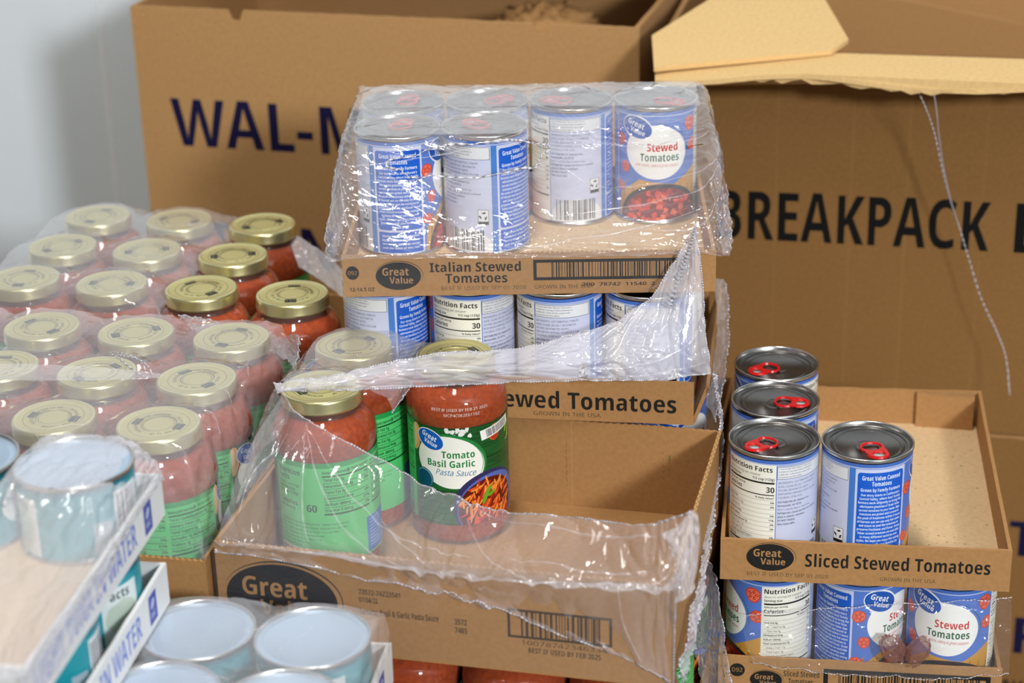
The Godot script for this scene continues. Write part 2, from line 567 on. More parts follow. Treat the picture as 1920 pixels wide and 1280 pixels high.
func jar_label_image() -> Image:
	var w := 2048
	var h := 680
	var dg := w / 360.0
	var im := blank(w, h, c8(22, 92, 44))
	var r := RandomNumberGenerator.new()
	r.seed = 9
	# dark green planks with grain on the front half
	for k in 900:
		var y := r.randi() % h
		var plank := int(y / 74.0)
		var tone := 0.75 + 0.35 * fposmod(plank * 0.37, 1.0) + r.randf_range(-0.3, 0.3)
		rect(im, r.randf_range(-300, 1100), y, r.randf_range(80, 420), r.randi_range(1, 3), Color(0.07 * tone, 0.36 * tone, 0.16 * tone))
	for k in 10:
		rect(im, 0, k * 74 + 4, 1180, 4, c8(10, 52, 26))
	# onion, garlic, tomato, basil
	oval(im, 3 * dg, 100, 46, 96, c8(232, 170, 106), 0.1)
	oval(im, 1 * dg, 100, 30, 88, c8(240, 196, 140), 0.1)
	for p in [[46, 14, 26, 14], [52, 26, 20, 14], [58, 14, 22, 14], [64, 22, 24, 12], [69, 12, 18, 12], [62, 44, 20, 16], [55, 58, 14, 10], [72, 56, 14, 14]]:
		oval(im, p[0] * dg, p[1], p[2], p[3], c8(238, 240, 236), p[0] * 0.3, 0.14)
	oval(im, 104 * dg, 74, 48, 56, c8(226, 96, 44), 0.2)
	oval(im, 104 * dg, 84, 38, 42, c8(198, 52, 26), 0.2)
	for p in [[128, 84, 8, 44, 0.4], [134, 124, 8, 50, 0.3], [139, 74, 9, 28, -0.7], [131, 168, 22, 7, -0.3]]:
		oval(im, p[0] * dg, p[1], p[2] * 1.5, p[3], c8(142, 190, 66), p[4])
	# panel
	oval(im, 50 * dg, 232, 42 * dg, 186, c8(30, 132, 62), 0.22)
	oval(im, 48 * dg, 240, 41 * dg, 178, c8(246, 248, 240), 0.22)
	arc(im, 49 * dg, 234, 39 * dg, 172, 4, -1.3, 0.6, c8(30, 132, 62), 0.22)
	oval(im, 15 * dg, 372, 72, 72, c8(14, 84, 110))
	arc(im, 15 * dg, 372, 64, 64, 4, -2.6, 0.8, c8(180, 220, 226))
	oval(im, 25 * dg, 92, 18 * dg, 70, c8(250, 250, 250), 0.35)
	emblem(im, 25 * dg, 92, 34 * dg, c8(16, 96, 196), c8(248, 250, 252), 0.35, false)
	ink(im, "Tomato", 77 * dg, 208, 46, c8(20, 130, 60), "bold", 1.0, 1.0, 0.0, 38 * dg)
	ink(im, "Basil Garlic", 77 * dg, 272, 46, c8(20, 130, 60), "bold", 1.0, 1.0, 0.0, 56 * dg)
	ink(im, "Pasta Sauce", 77 * dg, 334, 40, c8(50, 116, 170), "plain", 1.0, 1.0, 0.03, 46 * dg, 0.28)
	# bowl of pasta
	oval(im, 96 * dg, 560, 46 * dg, 238, c8(44, 46, 98))
	oval(im, 99 * dg, 580, 44 * dg, 232, c8(84, 110, 190))
	oval(im, 95 * dg, 580, 39 * dg, 206, c8(96, 18, 12))
	for k in 150:
		var ang := r.randf() * TAU
		var rad := sqrt(r.randf())
		var ex := 95 * dg + cos(ang) * rad * 34 * dg
		var ey := 570 + sin(ang) * rad * 180
		var cols := [c8(226, 84, 34), c8(238, 132, 48), c8(196, 40, 22), c8(158, 26, 16), c8(244, 158, 62)]
		oval(im, ex, ey, r.randf_range(24, 54), r.randf_range(6, 10), cols[r.randi() % 5], r.randf_range(-1.9, -0.2), 0.05)
	for p in [[92, 470, 46, 15, -0.9], [88, 510, 42, 15, -1.2], [97, 490, 32, 12, -0.4]]:
		oval(im, p[0] * dg, p[1], p[2], p[3], c8(104, 168, 40), p[4])
	# bar code at the top right of the front
	var q := PackedVector2Array([Vector2(84 * dg, 40), Vector2(131 * dg, 6), Vector2(133 * dg, 72), Vector2(86 * dg, 108)])
	poly(im, q, c8(248, 248, 246))
	r.seed = 3
	var at := 0.16
	while at < 0.9:
		var bw := r.randf_range(0.008, 0.024)
		poly(im, PackedVector2Array([q[0].lerp(q[1], at) + Vector2(1, 8), q[0].lerp(q[1], at + bw) + Vector2(1, 8), q[3].lerp(q[2], at + bw) - Vector2(1, 8), q[3].lerp(q[2], at) - Vector2(1, 8)]), c8(40, 40, 40))
		at += bw + r.randf_range(0.008, 0.022)
	rect(im, 148 * dg, 300, 18, 250, c8(240, 244, 240))
	# lighter green back with the facts
	var b0 := 178.0 * dg
	rect(im, b0, 0, 182 * dg, h, c8(86, 206, 118))
	rect(im, b0, 0, 182 * dg, 34, c8(34, 158, 78))
	rect(im, b0 - 26, 0, 28, h, c8(34, 158, 70))
	var dark := c8(14, 60, 34)
	var tx := b0 + 24
	ink(im, "Nutrition", tx, 92, 34, dark, "bold", 0.0, 0.9)
	ink(im, "Facts", tx, 134, 34, dark, "bold", 0.0, 0.9)
	ink(im, "about 5 servings", tx, 172, 19, dark, "plain", 0.0, 0.9)
	ink(im, "Serving size", tx, 200, 20, dark, "bold", 0.0, 0.9)
	ink(im, "1/2 cup (125g)", tx, 228, 20, dark, "bold", 0.0, 0.9)
	ink(im, "Calories", tx, 300, 32, dark, "bold", 0.0, 0.9)
	ink(im, "per serving", tx, 330, 20, dark, "bold", 0.0, 0.9)
	ink(im, "60", tx + 250, 330, 48, dark, "bold", 0.5)
	for col in 2:
		var cx := b0 + (62 + col * 60) * dg
		var cw := 56.0 * dg
		ink(im, "Amount/serving", cx, 72, 18, dark, "bold", 0.0, 0.9)
		ink(im, "% Daily Value*", cx + cw, 66, 18, dark, "bold", 1.0, 0.9)
		rect(im, cx, 84, cw, 9, dark)
		var y := 122.0
		var names_ := [["Total Fat 1g", "1%"], ["Saturated Fat 0g", "0%"], ["Trans Fat 0g", ""], ["Cholesterol 0mg", "0%"], ["Sodium 480mg", "21%"], ["Vitamin D 0mcg", "0%"]] if col == 0 else [["Total Carbohydrate 9g", "3%"], ["Dietary Fiber 2g", "7%"], ["Total Sugars 6g", ""], ["Includes 1g Added Sugars", "2%"], ["Protein 2g", ""], ["Potassium 360mg", "8%"]]
		for row in names_:
			ink(im, row[0], cx + 6, y, 19, dark, "bold", 0.0, 0.9)
			if row[1]:
				ink(im, row[1], cx + cw, y, 19, dark, "bold", 1.0)
			rect(im, cx, y + 11, cw, 3, dark)
			y += 41
		rect(im, cx, y - 26, cw, 8, dark)
	for k in 9:
		ink(im, ["INGREDIENTS: TOMATO PUREE (WATER, TOMATO PASTE), DICED", "TOMATOES IN TOMATO JUICE, SUGAR, SOYBEAN OIL, SEA SALT,", "GARLIC, BASIL, ONIONS, SPICES, CITRIC ACID, NATURAL", "FLAVOR. Refrigerate after opening and use", "within five days. Do not microwave in jar.", "DISTRIBUTED BY: Walmart Inc.,", "Bentonville, AR 72716", "Caution: contents may be hot", "when heated."][k], b0 + 24, 420 + k * 26, 13, dark, "plain", 0.0, 0.92)
	rect(im, b0 + 112 * dg, 430, 60 * dg, 240, c8(44, 112, 196))
	for k in 9:
		rect(im, b0 + 116 * dg, 452 + k * 22, (40 + (k * 37) % 14) * dg, 6, c8(150, 190, 232))
	rect(im, b0, 590, 34 * dg, 90, c8(240, 242, 238))
	bars(im, b0 + 16, 600, 30 * dg, 76, c8(50, 50, 50), 3.0, 8)
	# ends of the words of the facts again beside the seam
	for k in 11:
		rect(im, 175 * dg - 4, 40 + k * 58, 10, 40, c8(34, 158, 70))
	return im

func jar_lid_image() -> Image:
	var im := blank(512, 512, c8(232, 220, 160))
	var dark := c8(96, 92, 70)
	for rr in [[118, 6], [104, 4], [206, 4]]:
		for k in 360:
			var a := TAU * k / 360.0
			rect(im, 256 + cos(a) * rr[0], 256 + sin(a) * rr[0], rr[1], rr[1], c8(128, 120, 84))
	for s in [-1.0, 1.0]:
		soft_rect(im, 256 - 46, 256 + s * 154 - 30, 92, 60, 6, c8(52, 56, 54))
		for k in 3:
			rect(im, 256 - 34 + k * 26, 256 + s * 152 - 18, 14, 14, c8(170, 162, 120))
	var words := "REJECT IF BUTTON IS UP    REFRIGERATE AFTER OPENING    "
	for i in words.length():
		if words[i] != " ":
			var a := TAU * i / words.length() + 0.62
			ink(im, words[i], 256 + cos(a) * 142, 256 + sin(a) * 142, 22, dark, "bold", 0.5, 1.0, a + PI / 2)
	return im

func tuna_label_image() -> Image:
	var w := 1024
	var im := blank(w, 192, c8(30, 152, 166))
	rect(im, 0, 0, w, 12, c8(14, 120, 140))
	for k in 70:
		rect(im, fposmod(k * 271.0, 1024.0), 14 + (k * 53) % 170, 120, 3, c8(24, 136, 152))
	rect(im, 40, 30, 130, 162, c8(222, 232, 232))
	oval(im, 105, 120, 54, 52, c8(196, 210, 196), 0.2, 0.06)
	ink(im, "Facts", 50, 64, 26, c8(60, 66, 70), "bold")
	rect(im, 400, 24, 104, 168, c8(238, 240, 240))
	bars(im, 408, 34, 92, 150, c8(60, 62, 80), 3.0, 21)
	rect(im, 330, 96, 56, 90, c8(170, 190, 200))
	oval(im, 800, 96, 160, 76, c8(238, 244, 244))
	ink(im, "CHUNK LIGHT TUNA", 800, 92, 24, c8(26, 70, 130), "bold", 0.5)
	ink(im, "IN WATER", 800, 128, 24, c8(26, 70, 130), "bold", 0.5)
	return im

func code_image() -> Image:
	var im := blank(512, 128, Color(1, 1, 1, 0))
	ink(im, "BEST IF USED BY FEB 21 2025", 256, 50, 30, Color.WHITE, "plain", 0.5, 1.0, 0.0, 490)
	ink(im, "MCP4C0E2E6110Z", 270, 108, 30, Color.WHITE, "plain", 0.5, 1.0, 0.0, 300)
	return im

# tray fronts: print on clear ground, laid over the kraft
func tray_print(kind: String) -> Image:
	var im: Image
	match kind:
		"italian":   # 316 x 38 mm
			im = blank(2048, 246, NO_INK)
			oval(im, 56, 104, 36, 40, INK)
			ink(im, "092", 56, 116, 24, NO_INK, "plain", 0.5)
			ink(im, "12-14.5 OZ", 36, 214, 22, INK, "bold", 0.0, 0.92)
			emblem(im, 308, 126, 250, INK, NO_INK)
			ink(im, "Italian Stewed", 482, 106, 54, INK, "bold", 0.0, 1.0, 0.0, 500)
			ink(im, "Tomatoes", 566, 172, 54, INK, "bold", 0.0, 1.0, 0.0, 340)
			ink(im, "BEST IF USED BY SEP 01 2028", 542, 214, 22, c8(86, 74, 58), "plain", 0.0, 1.0, 0.0, 466)
			ink(im, "GROWN IN THE USA", 1054, 214, 22, c8(70, 62, 50), "plain", 0.0, 1.0, 0.0, 320)
			frame(im, 1050, 42, 820, 122, 18, INK)
			bars(im, 1150, 60, 690, 86, INK, 3.4, 2)
			ink(im, "200  78742  11540  2", 1316, 202, 20, INK, "bold", 0.0, 1.0, 0.0, 400)
		"sliced":    # 238 or 316 x 40 mm
			im = blank(2048, 340, NO_INK)
			emblem(im, 356, 140, 340, INK, NO_INK)
			ink(im, "Sliced Stewed Tomatoes", 606, 204, 104, INK, "bold", 0.0, 1.0, 0.0, 1300)
			ink(im, "BEST IF USED BY SEP 01 2028", 194, 296, 30, c8(84, 72, 54), "plain", 0.0, 1.0, 0.0, 580)
			ink(im, "GROWN IN THE USA", 1140, 296, 30, c8(84, 72, 54), "plain", 0.0, 1.0, 0.0, 390)
		"second":    # 320 x 40 mm
			im = blank(2048, 256, NO_INK)
			emblem(im, 250, 128, 270, INK, NO_INK)
			ink(im, "Sliced Stewed Tomatoes", 452, 186, 100, INK, "bold", 0.0, 1.0, 0.0, 1500)
			ink(im, "GROWN IN THE USA", 1150, 232, 24, c8(84, 72, 54), "plain", 0.0, 1.0, 0.0, 380)
		"lower":
			im = blank(2048, 340, NO_INK)
			oval(im, 140, 116, 56, 56, INK)
			ink(im, "D92", 140, 132, 34, NO_INK, "plain", 0.5)
			emblem(im, 352, 190, 236, INK, NO_INK)
			ink(im, "Sliced Stewed", 480, 150, 46, c8(70, 60, 46), "bold", 0.0, 1.0, 0.0, 260)
			ink(im, "Tomatoes", 516, 214, 46, c8(70, 60, 46), "bold", 0.0, 1.0, 0.0, 180)
			frame(im, 770, 70, 1200, 230, 34, INK)
			bars(im, 880, 104, 1040, 160, INK, 5.0, 4)
		"jars":      # 363 x 90 mm
			im = blank(2048, 508, NO_INK)
			emblem(im, 300, 260, 520, Color(0.10, 0.10, 0.12), NO_INK)
			var faint := c8(64, 54, 44)
			ink(im, "73572-74223541", 660, 196, 26, faint, "bold", 0.0, 1.0, 0.0, 190)
			ink(im, "07/04/22", 660, 236, 26, faint, "bold", 0.0, 1.0, 0.0, 86)
			ink(im, "Tomato, Basil & Garlic Pasta Sauce", 660, 296, 30, faint, "bold", 0.0, 1.0, 0.0, 360)
			ink(im, "3572", 1092, 300, 28, faint, "bold", 0.0, 1.0, 0.0, 56)
			ink(im, "7485", 1092, 342, 28, faint, "bold", 0.0, 1.0, 0.0, 56)
			frame(im, 1330, 190, 460, 144, 12, faint)
			bars(im, 1390, 202, 360, 120, faint, 4.0, 6)
			ink(im, "10078742346334", 1390, 366, 24, faint, "plain", 0.0, 1.0, 0.0, 380)
			ink(im, "BEST IF USED BY FEB 2025", 1420, 404, 26, faint, "bold", 0.0, 1.0, 0.0, 320)
		"tuna":      # 348 x 34 mm, the right-hand side of the tray
			im = blank(2048, 200, Color(0.35, 0.42, 0.72, 0.0))
			var bl := c8(104, 128, 206)
			ink(im, "LIGHT TUNA IN WATER", 1590, 152, 108, bl, "bold", 1.0, 1.0, 0.0, 1540)
			soft_rect(im, 1730, 34, 130, 140, 8, c8(74, 82, 170))
			oval(im, 1795, 84, 34, 20, c8(180, 190, 226), -0.4)
			ink(im, "MSC", 1795, 148, 26, c8(190, 198, 230), "bold", 0.5)
		"scuffs":
			im = blank(1024, 256, Color(0.3, 0.2, 0.1, 0.0))
			for k in 26:
				rect(im, 632 + (k % 3), 60 + k * 5, 2, 4 if k % 4 else 1, Color(0.26, 0.17, 0.08, 0.55))
			rect(im, 646, 0, 3, 256, Color(0.80, 0.64, 0.44, 0.35))
			for k in 9:
				rect(im, 878 + (k % 2) * 14, 70 + k * 9, 2, 6, Color(0.25, 0.42, 0.12, 0.5))
			rect(im, 892, 78, 5, 16, Color(0.25, 0.45, 0.12, 0.6))
			rect(im, 300, 0, 3, 256, Color(0.80, 0.64, 0.44, 0.3))
		"stains":    # ring marks that the can rims left on the tray floor
			im = blank(768, 1024, Color(0.35, 0.30, 0.22, 0.0))
			var r := RandomNumberGenerator.new()
			r.seed = 31
			for i in 3:
				for j in 4:
					for k in 26:
						var a := TAU * k / 26.0 + r.randf_range(-0.05, 0.05)
						if r.randf() < 0.8 and absf(sin(a)) > 0.25:
							oval(im, 128 + i * 256 + cos(a) * 112, 128 + j * 256 + sin(a) * 112, r.randf_range(2, 4.5), r.randf_range(2, 4), Color(0.32, 0.27, 0.19, r.randf_range(0.25, 0.7)))
			for k in 700:
				oval(im, r.randf() * 768, r.randf() * 1024, r.randf_range(0.7, 1.8), r.randf_range(0.7, 1.6), Color(0.42, 0.35, 0.25, r.randf_range(0.2, 0.55)))
		"mart":      # big box, 2373 pixels to the metre
			im = blank(1412, 1020, Color(0.075, 0.07, 0.22, 0.0))
			ink(im, "WAL-MART", 92, 388, 134, NAVY, "bold", 0.0, 1.0, 0.0, 890)
			ink(im, "I", 180, 730, 122, NAVY, "bold", 0.0)
			ink(im, "N", 452, 730, 122, NAVY, "bold", 0.0, 0.92)
		"break":
			im = blank(1661, 1020, Color(0.05, 0.05, 0.05, 0.0))
			for k in 9:
				rect(im, 120 + k * 171 + (k * 67) % 50, 0, 5 + k % 4, 1020, Color(0.72, 0.55, 0.34, 0.10))
			ink(im, "BREAKPACK", 162, 508, 132, c8(14, 14, 13), "bold", 0.0, 1.0, 0.0, 684)
			ink(im, "L", 908, 508, 132, c8(14, 14, 13), "bold", 0.0, 0.9)
		"below":
			im = blank(1661, 1020, Color(0.075, 0.07, 0.22, 0.0))
			ink(im, "WAL-MART", 1030, 346, 104, NAVY, "bold", 1.0)
			ink(im, "R", 990, 646, 112, NAVY, "bold", 0.0)
			ink(im, "LAW", 940, 770, 36, c8(14, 14, 13), "bold", 0.0)
	return im

# ---------------------------------------------------------------- cans, jars
const CAN_H := 0.113
const CAN_PITCH := 0.0782
const JAR_H := 0.163
const JAR_PITCH := 0.0889
const TUNA_H := 0.062
const TUNA_PITCH := 0.0872

func pv(a: Array) -> PackedVector2Array:
	var o := PackedVector2Array()
	for i in range(0, a.size(), 2):
		o.append(Vector2(a[i], a[i + 1]) * 0.001)
	return o

func ring_plate(b: Builder, outer: PackedVector2Array, inner: PackedVector2Array, y: float, th: float) -> void:
	var c := outer.size()
	for i in c:
		var k := (i + 1) % c
		var o0 := Vector3(outer[i].x, y, outer[i].y)
		var o1 := Vector3(outer[k].x, y, outer[k].y)
		var i0 := Vector3(inner[i].x, y, inner[i].y)
		var i1 := Vector3(inner[k].x, y, inner[k].y)
		var up := Vector3(0, th, 0)
		var mid := (o0 + o1) * 0.5 - (i0 + i1) * 0.5
		# rounded over: the top sits a little in from both outlines
		var e := 0.22
		var ot0 := o0.lerp(i0, e) + up
		var ot1 := o1.lerp(i1, e) + up
		var it0 := i0.lerp(o0, e) + up
		var it1 := i1.lerp(o1, e) + up
		b.quad(ot0, ot1, it1, it0, Vector3.UP)
		b.quad(o0, o1, ot1, ot0, mid + up * 3.0)
		b.quad(i0, i1, it1, it0, -mid + up * 3.0)
		b.quad(o0, o1, i1, i0, Vector3.DOWN)

func make_can() -> Node3D:
	var o := thing("tomato_can", "", "can")
	var b := Builder.new()
	b.lathe(pv([38.05, 4.5, 38.05, 108.6]), 56, true)
	part("paper_label", b.mesh(), M.can_label, o)
	b = Builder.new()
	b.lathe(pv([0, 1.4, 33, 1.4, 35.5, 0.2, 38.2, 0.0, 38.9, 0.8, 38.9, 2.6, 38.2, 3.4, 37.7, 3.8, 37.6, 5.0]), 56)
	part("bottom_rim", b.mesh(), M.tin, o)
	b = Builder.new()
	b.lathe(pv([37.6, 108.0, 37.8, 109.2, 38.4, 109.6, 38.9, 110.4, 38.9, 112.4, 38.5, 113.0, 37.7, 113.0, 37.2, 112.5, 36.6, 109.0]), 56)
	part("top_rim", b.mesh(), M.tin, o)
	b = Builder.new()
	b.lathe(PackedVector2Array([Vector2(0.0367, 0.1092), Vector2(0.0355, 0.1082), Vector2(0.0338, 0.1080), Vector2(0.0328, 0.1088), Vector2(0.0312, 0.1089), Vector2(0.0302, 0.1079), Vector2(0.0288, 0.1076), Vector2(0.0282, 0.1082), Vector2(0.0270, 0.1083), Vector2(0.0262, 0.1077), Vector2(0.0, 0.1076)]), 56)
	var lid := part("lid", b.mesh(), M.tin_dark, o)
	b = Builder.new()
	b.lathe(PackedVector2Array([Vector2(0.0100, 0.10765), Vector2(0.0090, 0.1081), Vector2(0.0075, 0.1079), Vector2(0.0, 0.1077)]), 28)
	part("finger_dimple", b.mesh(), M.tin_dark, lid)
	# pull tab: a finger ring and a nose with a rivet
	b = Builder.new()
	var out1 := PackedVector2Array()
	var in1 := PackedVector2Array()
	var out2 := PackedVector2Array()
	var in2 := PackedVector2Array()
	for i in 28:
		var a := TAU * i / 28.0
		out1.append(Vector2(cos(a) * 0.0108, 0.0085 + sin(a) * 0.0100))
		in1.append(Vector2(cos(a) * 0.0080, 0.0074 + sin(a) * 0.0064))
		out2.append(Vector2(cos(a) * 0.0098 * (1.0 - 0.14 * sin(a)), 0.0218 + sin(a) * 0.0086))
		in2.append(Vector2(cos(a) * 0.0047, 0.0224 + sin(a) * 0.0040))
	ring_plate(b, out1, in1, 0.1094, 0.0014)
	ring_plate(b, out2, in2, 0.1092, 0.0016)
	for sx in [-1.0, 1.0]:
		b.box(Vector3(0.0070 * sx - 0.0024, 0.1094, 0.0120), Vector3(0.0070 * sx + 0.0024, 0.1107, 0.0190))
	var tab := part("pull_tab", b.mesh(), M.red_tab, o)
	b = Builder.new()
	b.lathe(PackedVector2Array([Vector2(0.0046, 0.1078), Vector2(0.0046, 0.1096), Vector2(0.0030, 0.1101), Vector2(0.0, 0.1102)]), 20)
	part("rivet", b.mesh(), M.tin, tab, Transform3D(Basis(), Vector3(0, 0, 0.0222)))
	return o

func make_jar() -> Node3D:
	var o := thing("sauce_jar", "", "jar")
	var outline := pv([0, 1.5, 36, 1.2, 39.5, 0.2, 42.0, 2.0, 43.4, 7.0, 43.7, 12.0, 43.4, 20.0, 43.4, 112.0, 44.0, 114.5, 44.4, 117.0, 44.65, 121.0, 44.5, 126.0, 43.6, 131.0, 41.8, 135.5, 39.0, 139.8, 36.0, 142.6, 33.6, 144.6, 32.2, 146.4, 31.6, 148.5, 31.6, 153.0])
	for i in outline.size():
		outline[i].x *= 0.989
	var inner := PackedVector2Array()
	for p in outline:
		inner.append(Vector2(maxf(0.0, p.x - 0.0012), p.y + (0.0012 if p.y < 0.004 else 0.0)))
	var b := Builder.new()
	b.lathe(outline, 56)
	part("glass", b.mesh(), M.glass, o)
	b = Builder.new()
	var sauce := PackedVector2Array()
	for p in inner:
		if p.y < 0.1450:
			sauce.append(p)
	sauce.append(Vector2(0.0300, 0.1450))
	sauce.append(Vector2(0.0, 0.1450))
	b.lathe(sauce, 56)
	part("sauce", b.mesh(), M.sauce, o)
	b = Builder.new()
	b.lathe(pv([30.9, 144.5, 30.9, 152.0]), 40)
	part("neck_smear", b.mesh(), M.neck, o)
	b = Builder.new()
	b.lathe(pv([43.45, 20.5, 43.45, 113.0]), 64, true)
	part("paper_label", b.mesh(), M.jar_label, o)
	b = Builder.new()
	b.lathe(pv([33.0, 151.4, 34.0, 151.2, 34.3, 152.0, 34.2, 153.2, 33.9, 154.0, 33.9, 160.6, 33.5, 162.0, 32.5, 162.9, 31.2, 163.0, 30.3, 162.5]), 56)
	var lid := part("lid", b.mesh(), M.gold, o)
	b = Builder.new()
	b.lathe(PackedVector2Array([Vector2(0.0303, 0.1625), Vector2(0.0296, 0.1622), Vector2(0.0160, 0.1622), Vector2(0.0154, 0.1626), Vector2(0.0146, 0.1626), Vector2(0.0140, 0.1621)]), 48)
	b.disc(0.0140, 0.1621, 1.0, 40, 0.0303)
	# the lathe's own coordinates become a view from above, for the print
	for i in b.v.size():
		b.t[i] = Vector2(0.5 + b.v[i].x / 0.0606, 0.5 + b.v[i].z / 0.0606)
	part("lid_print", b.mesh(), M.gold_print, lid)
	return o

func make_tuna() -> Node3D:
	var o := thing("tuna_can", "", "can")
	var b := Builder.new()
	b.lathe(pv([42.3, 4.0, 42.3, 57.6]), 56, true)
	part("paper_label", b.mesh(), M.tuna_label, o)
	b = Builder.new()
	b.lathe(pv([0, 1.4, 37, 1.4, 39.5, 0.2, 42.4, 0.0, 43.2, 0.8, 43.2, 2.8, 42.2, 3.6, 41.9, 4.4]), 56)
	part("bottom_rim", b.mesh(), M.tin, o)
	b = Builder.new()
	b.lathe(pv([41.9, 57.2, 42.2, 58.6, 43.2, 59.2, 43.2, 61.4, 42.8, 62.0, 41.8, 62.0, 41.3, 61.4, 40.8, 59.4]), 56)
	part("top_rim", b.mesh(), M.tin, o)
	b = Builder.new()
	b.lathe(PackedVector2Array([Vector2(0.0409, 0.0596), Vector2(0.0385, 0.0589), Vector2(0.0372, 0.0594), Vector2(0.0352, 0.0594), Vector2(0.0342, 0.0588), Vector2(0.0, 0.0588)]), 56)
	part("lid", b.mesh(), M.tuna_lid, o)
	return o

# ---------------------------------------------------------------- boards, trays, boxes
# an upright board: front face at z = 0, its back at z = -th; tops are heights at even steps across the width
func board(w: float, tops: PackedFloat32Array, th: float) -> ArrayMesh:
	var b := Builder.new()
	var c := tops.size() - 1
	var hm := 0.0
	for t in tops:
		hm = maxf(hm, t)
	for i in c:
		var x0 := w * i / c
		var x1 := w * (i + 1) / c
		var a := tops[i]
		var d := tops[i + 1]
		var u0 := float(i) / c
		var u1 := float(i + 1) / c
		b.quad(Vector3(x0, 0, 0), Vector3(x1, 0, 0), Vector3(x1, d, 0), Vector3(x0, a, 0), Vector3.BACK, [Vector2(u0, 1), Vector2(u1, 1), Vector2(u1, 1.0 - d / hm), Vector2(u0, 1.0 - a / hm)])
		b.quad(Vector3(x0, a, 0), Vector3(x1, d, 0), Vector3(x1, d, -th), Vector3(x0, a, -th), Vector3.UP)
	# back, sides and foot
	for i in c:
		var x0 := w * i / c
		var x1 := w * (i + 1) / c
		b.quad(Vector3(x0, 0, -th), Vector3(x1, 0, -th), Vector3(x1, tops[i + 1], -th), Vector3(x0, tops[i], -th), Vector3.FORWARD)
	b.quad(Vector3(0, 0, 0), Vector3(0, tops[0], 0), Vector3(0, tops[0], -th), Vector3(0, 0, -th), Vector3.LEFT)
	b.quad(Vector3(w, 0, 0), Vector3(w, tops[c], 0), Vector3(w, tops[c], -th), Vector3(w, 0, -th), Vector3.RIGHT)
	b.quad(Vector3(0, 0, 0), Vector3(w, 0, 0), Vector3(w, 0, -th), Vector3(0, 0, -th), Vector3.DOWN)
	return b.mesh()

func flat_top(h: float, sag := 0.0, c := 24, seed_ := 1) -> PackedFloat32Array:
	var r := RandomNumberGenerator.new()
	r.seed = seed_
	var o := PackedFloat32Array()
	for i in c + 1:
		o.append(h - sag * sin(PI * i / c) + r.randf_range(-0.0004, 0.0004))
	return o

# the perforated edge left when the lid of a tray is torn away
func toothed_top(h: float, w: float, pitch: float, depth: float) -> PackedFloat32Array:
	var o := PackedFloat32Array()
	var c := int(w / pitch) * 4
	for i in c + 1:
		o.append(h - depth * [0.0, 0.75, 1.0, 0.5][i % 4])
	return o

# w across, d deep; local origin at the front left foot corner, depth runs to -z
func tray(called: String, label: String, xf: Transform3D, w: float, d: float, hf: float, hb: float, hs: float, front: Material, side: Material, inside: Material, teeth := 0.0, group := "", base: Material = null) -> Node3D:
	var o := thing(called, label, "tray", xf, group)
	var th := 0.0032
	part("front_wall", board(w, toothed_top(hf, w, teeth, 0.0011) if teeth > 0.0 else flat_top(hf, 0.0006, 30, 3), th), front, o)
	part("back_wall", board(w, toothed_top(hb, w, teeth * 1.3, 0.0008) if teeth > 0.0 else flat_top(hb, 0.001, 30, 4), th), inside, o, Transform3D(Basis(), Vector3(0, 0, -d + th)))
	var turn := Basis(Vector3.UP, PI / 2)     # local x of the board runs to -z
	part("side_wall", board(d - 2 * th - 0.0004, flat_top(hs, 0.001, 20, 5), th), side, o, Transform3D(turn, Vector3(w, 0, -th - 0.0002)))
	part("side_wall", board(d - 2 * th - 0.0004, flat_top(hs, 0.001, 20, 6), th), side, o, Transform3D(turn, Vector3(th, 0, -th - 0.0002)))
	var b := Builder.new()
	var y := 0.003
	b.quad(Vector3(th, y, -th), Vector3(w - th, y, -th), Vector3(w - th, y, -d + th), Vector3(th, y, -d + th), Vector3.UP, [Vector2(0, 1), Vector2(1, 1), Vector2(1, 0), Vector2(0, 0)])
	b.quad(Vector3(th, 0, -th), Vector3(w - th, 0, -th), Vector3(w - th, 0, -d + th), Vector3(th, 0, -d + th), Vector3.DOWN)
	part("floor_board", b.mesh(), base if base else M.liner, o)
	return o

# an open carton of boards; local origin at the front left foot corner
func carton(called: String, label: String, xf: Transform3D, w: float, d: float, h: float, front: Material, closed := false, notches := []) -> Node3D:
	var o := thing(called, label, "box", xf)
	var th := 0.006
	var tops := flat_top(h, 0.0, 120, 8)
	for nt in notches:
		for i in tops.size():
			var x := w * i / (tops.size() - 1)
			if absf(x - nt) < 0.008:
				tops[i] -= 0.012
	part("front_wall", board(w, tops, th), front, o)
	part("back_wall", board(w, flat_top(h, 0.0, 24, 9), th), M.kraft, o, Transform3D(Basis(), Vector3(0, 0, -d + th)))
	var turn := Basis(Vector3.UP, PI / 2)
	part("side_wall", board(d - 2 * th, flat_top(h, 0.0, 12, 10), th), M.kraft, o, Transform3D(turn, Vector3(w, 0, -th)))
	part("side_wall", board(d - 2 * th, flat_top(h, 0.0, 12, 11), th), M.kraft, o, Transform3D(turn, Vector3(th, 0, -th)))
	var b := Builder.new()
	b.box(Vector3(th, 0, -d + th), Vector3(w - th, 0.004, -th))
	part("bottom_board", b.mesh(), M.kraft, o)
	if closed:
		b = Builder.new()
		b.box(Vector3(0, h - 0.001, -d), Vector3(w, h + 0.003, -d * 0.502))
		part("top_flap", b.mesh(), M.kraft, o)
		b = Builder.new()
		b.box(Vector3(0, h - 0.001, -d * 0.498), Vector3(w, h + 0.003, 0))
		part("top_flap", b.mesh(), M.kraft, o)
	return o

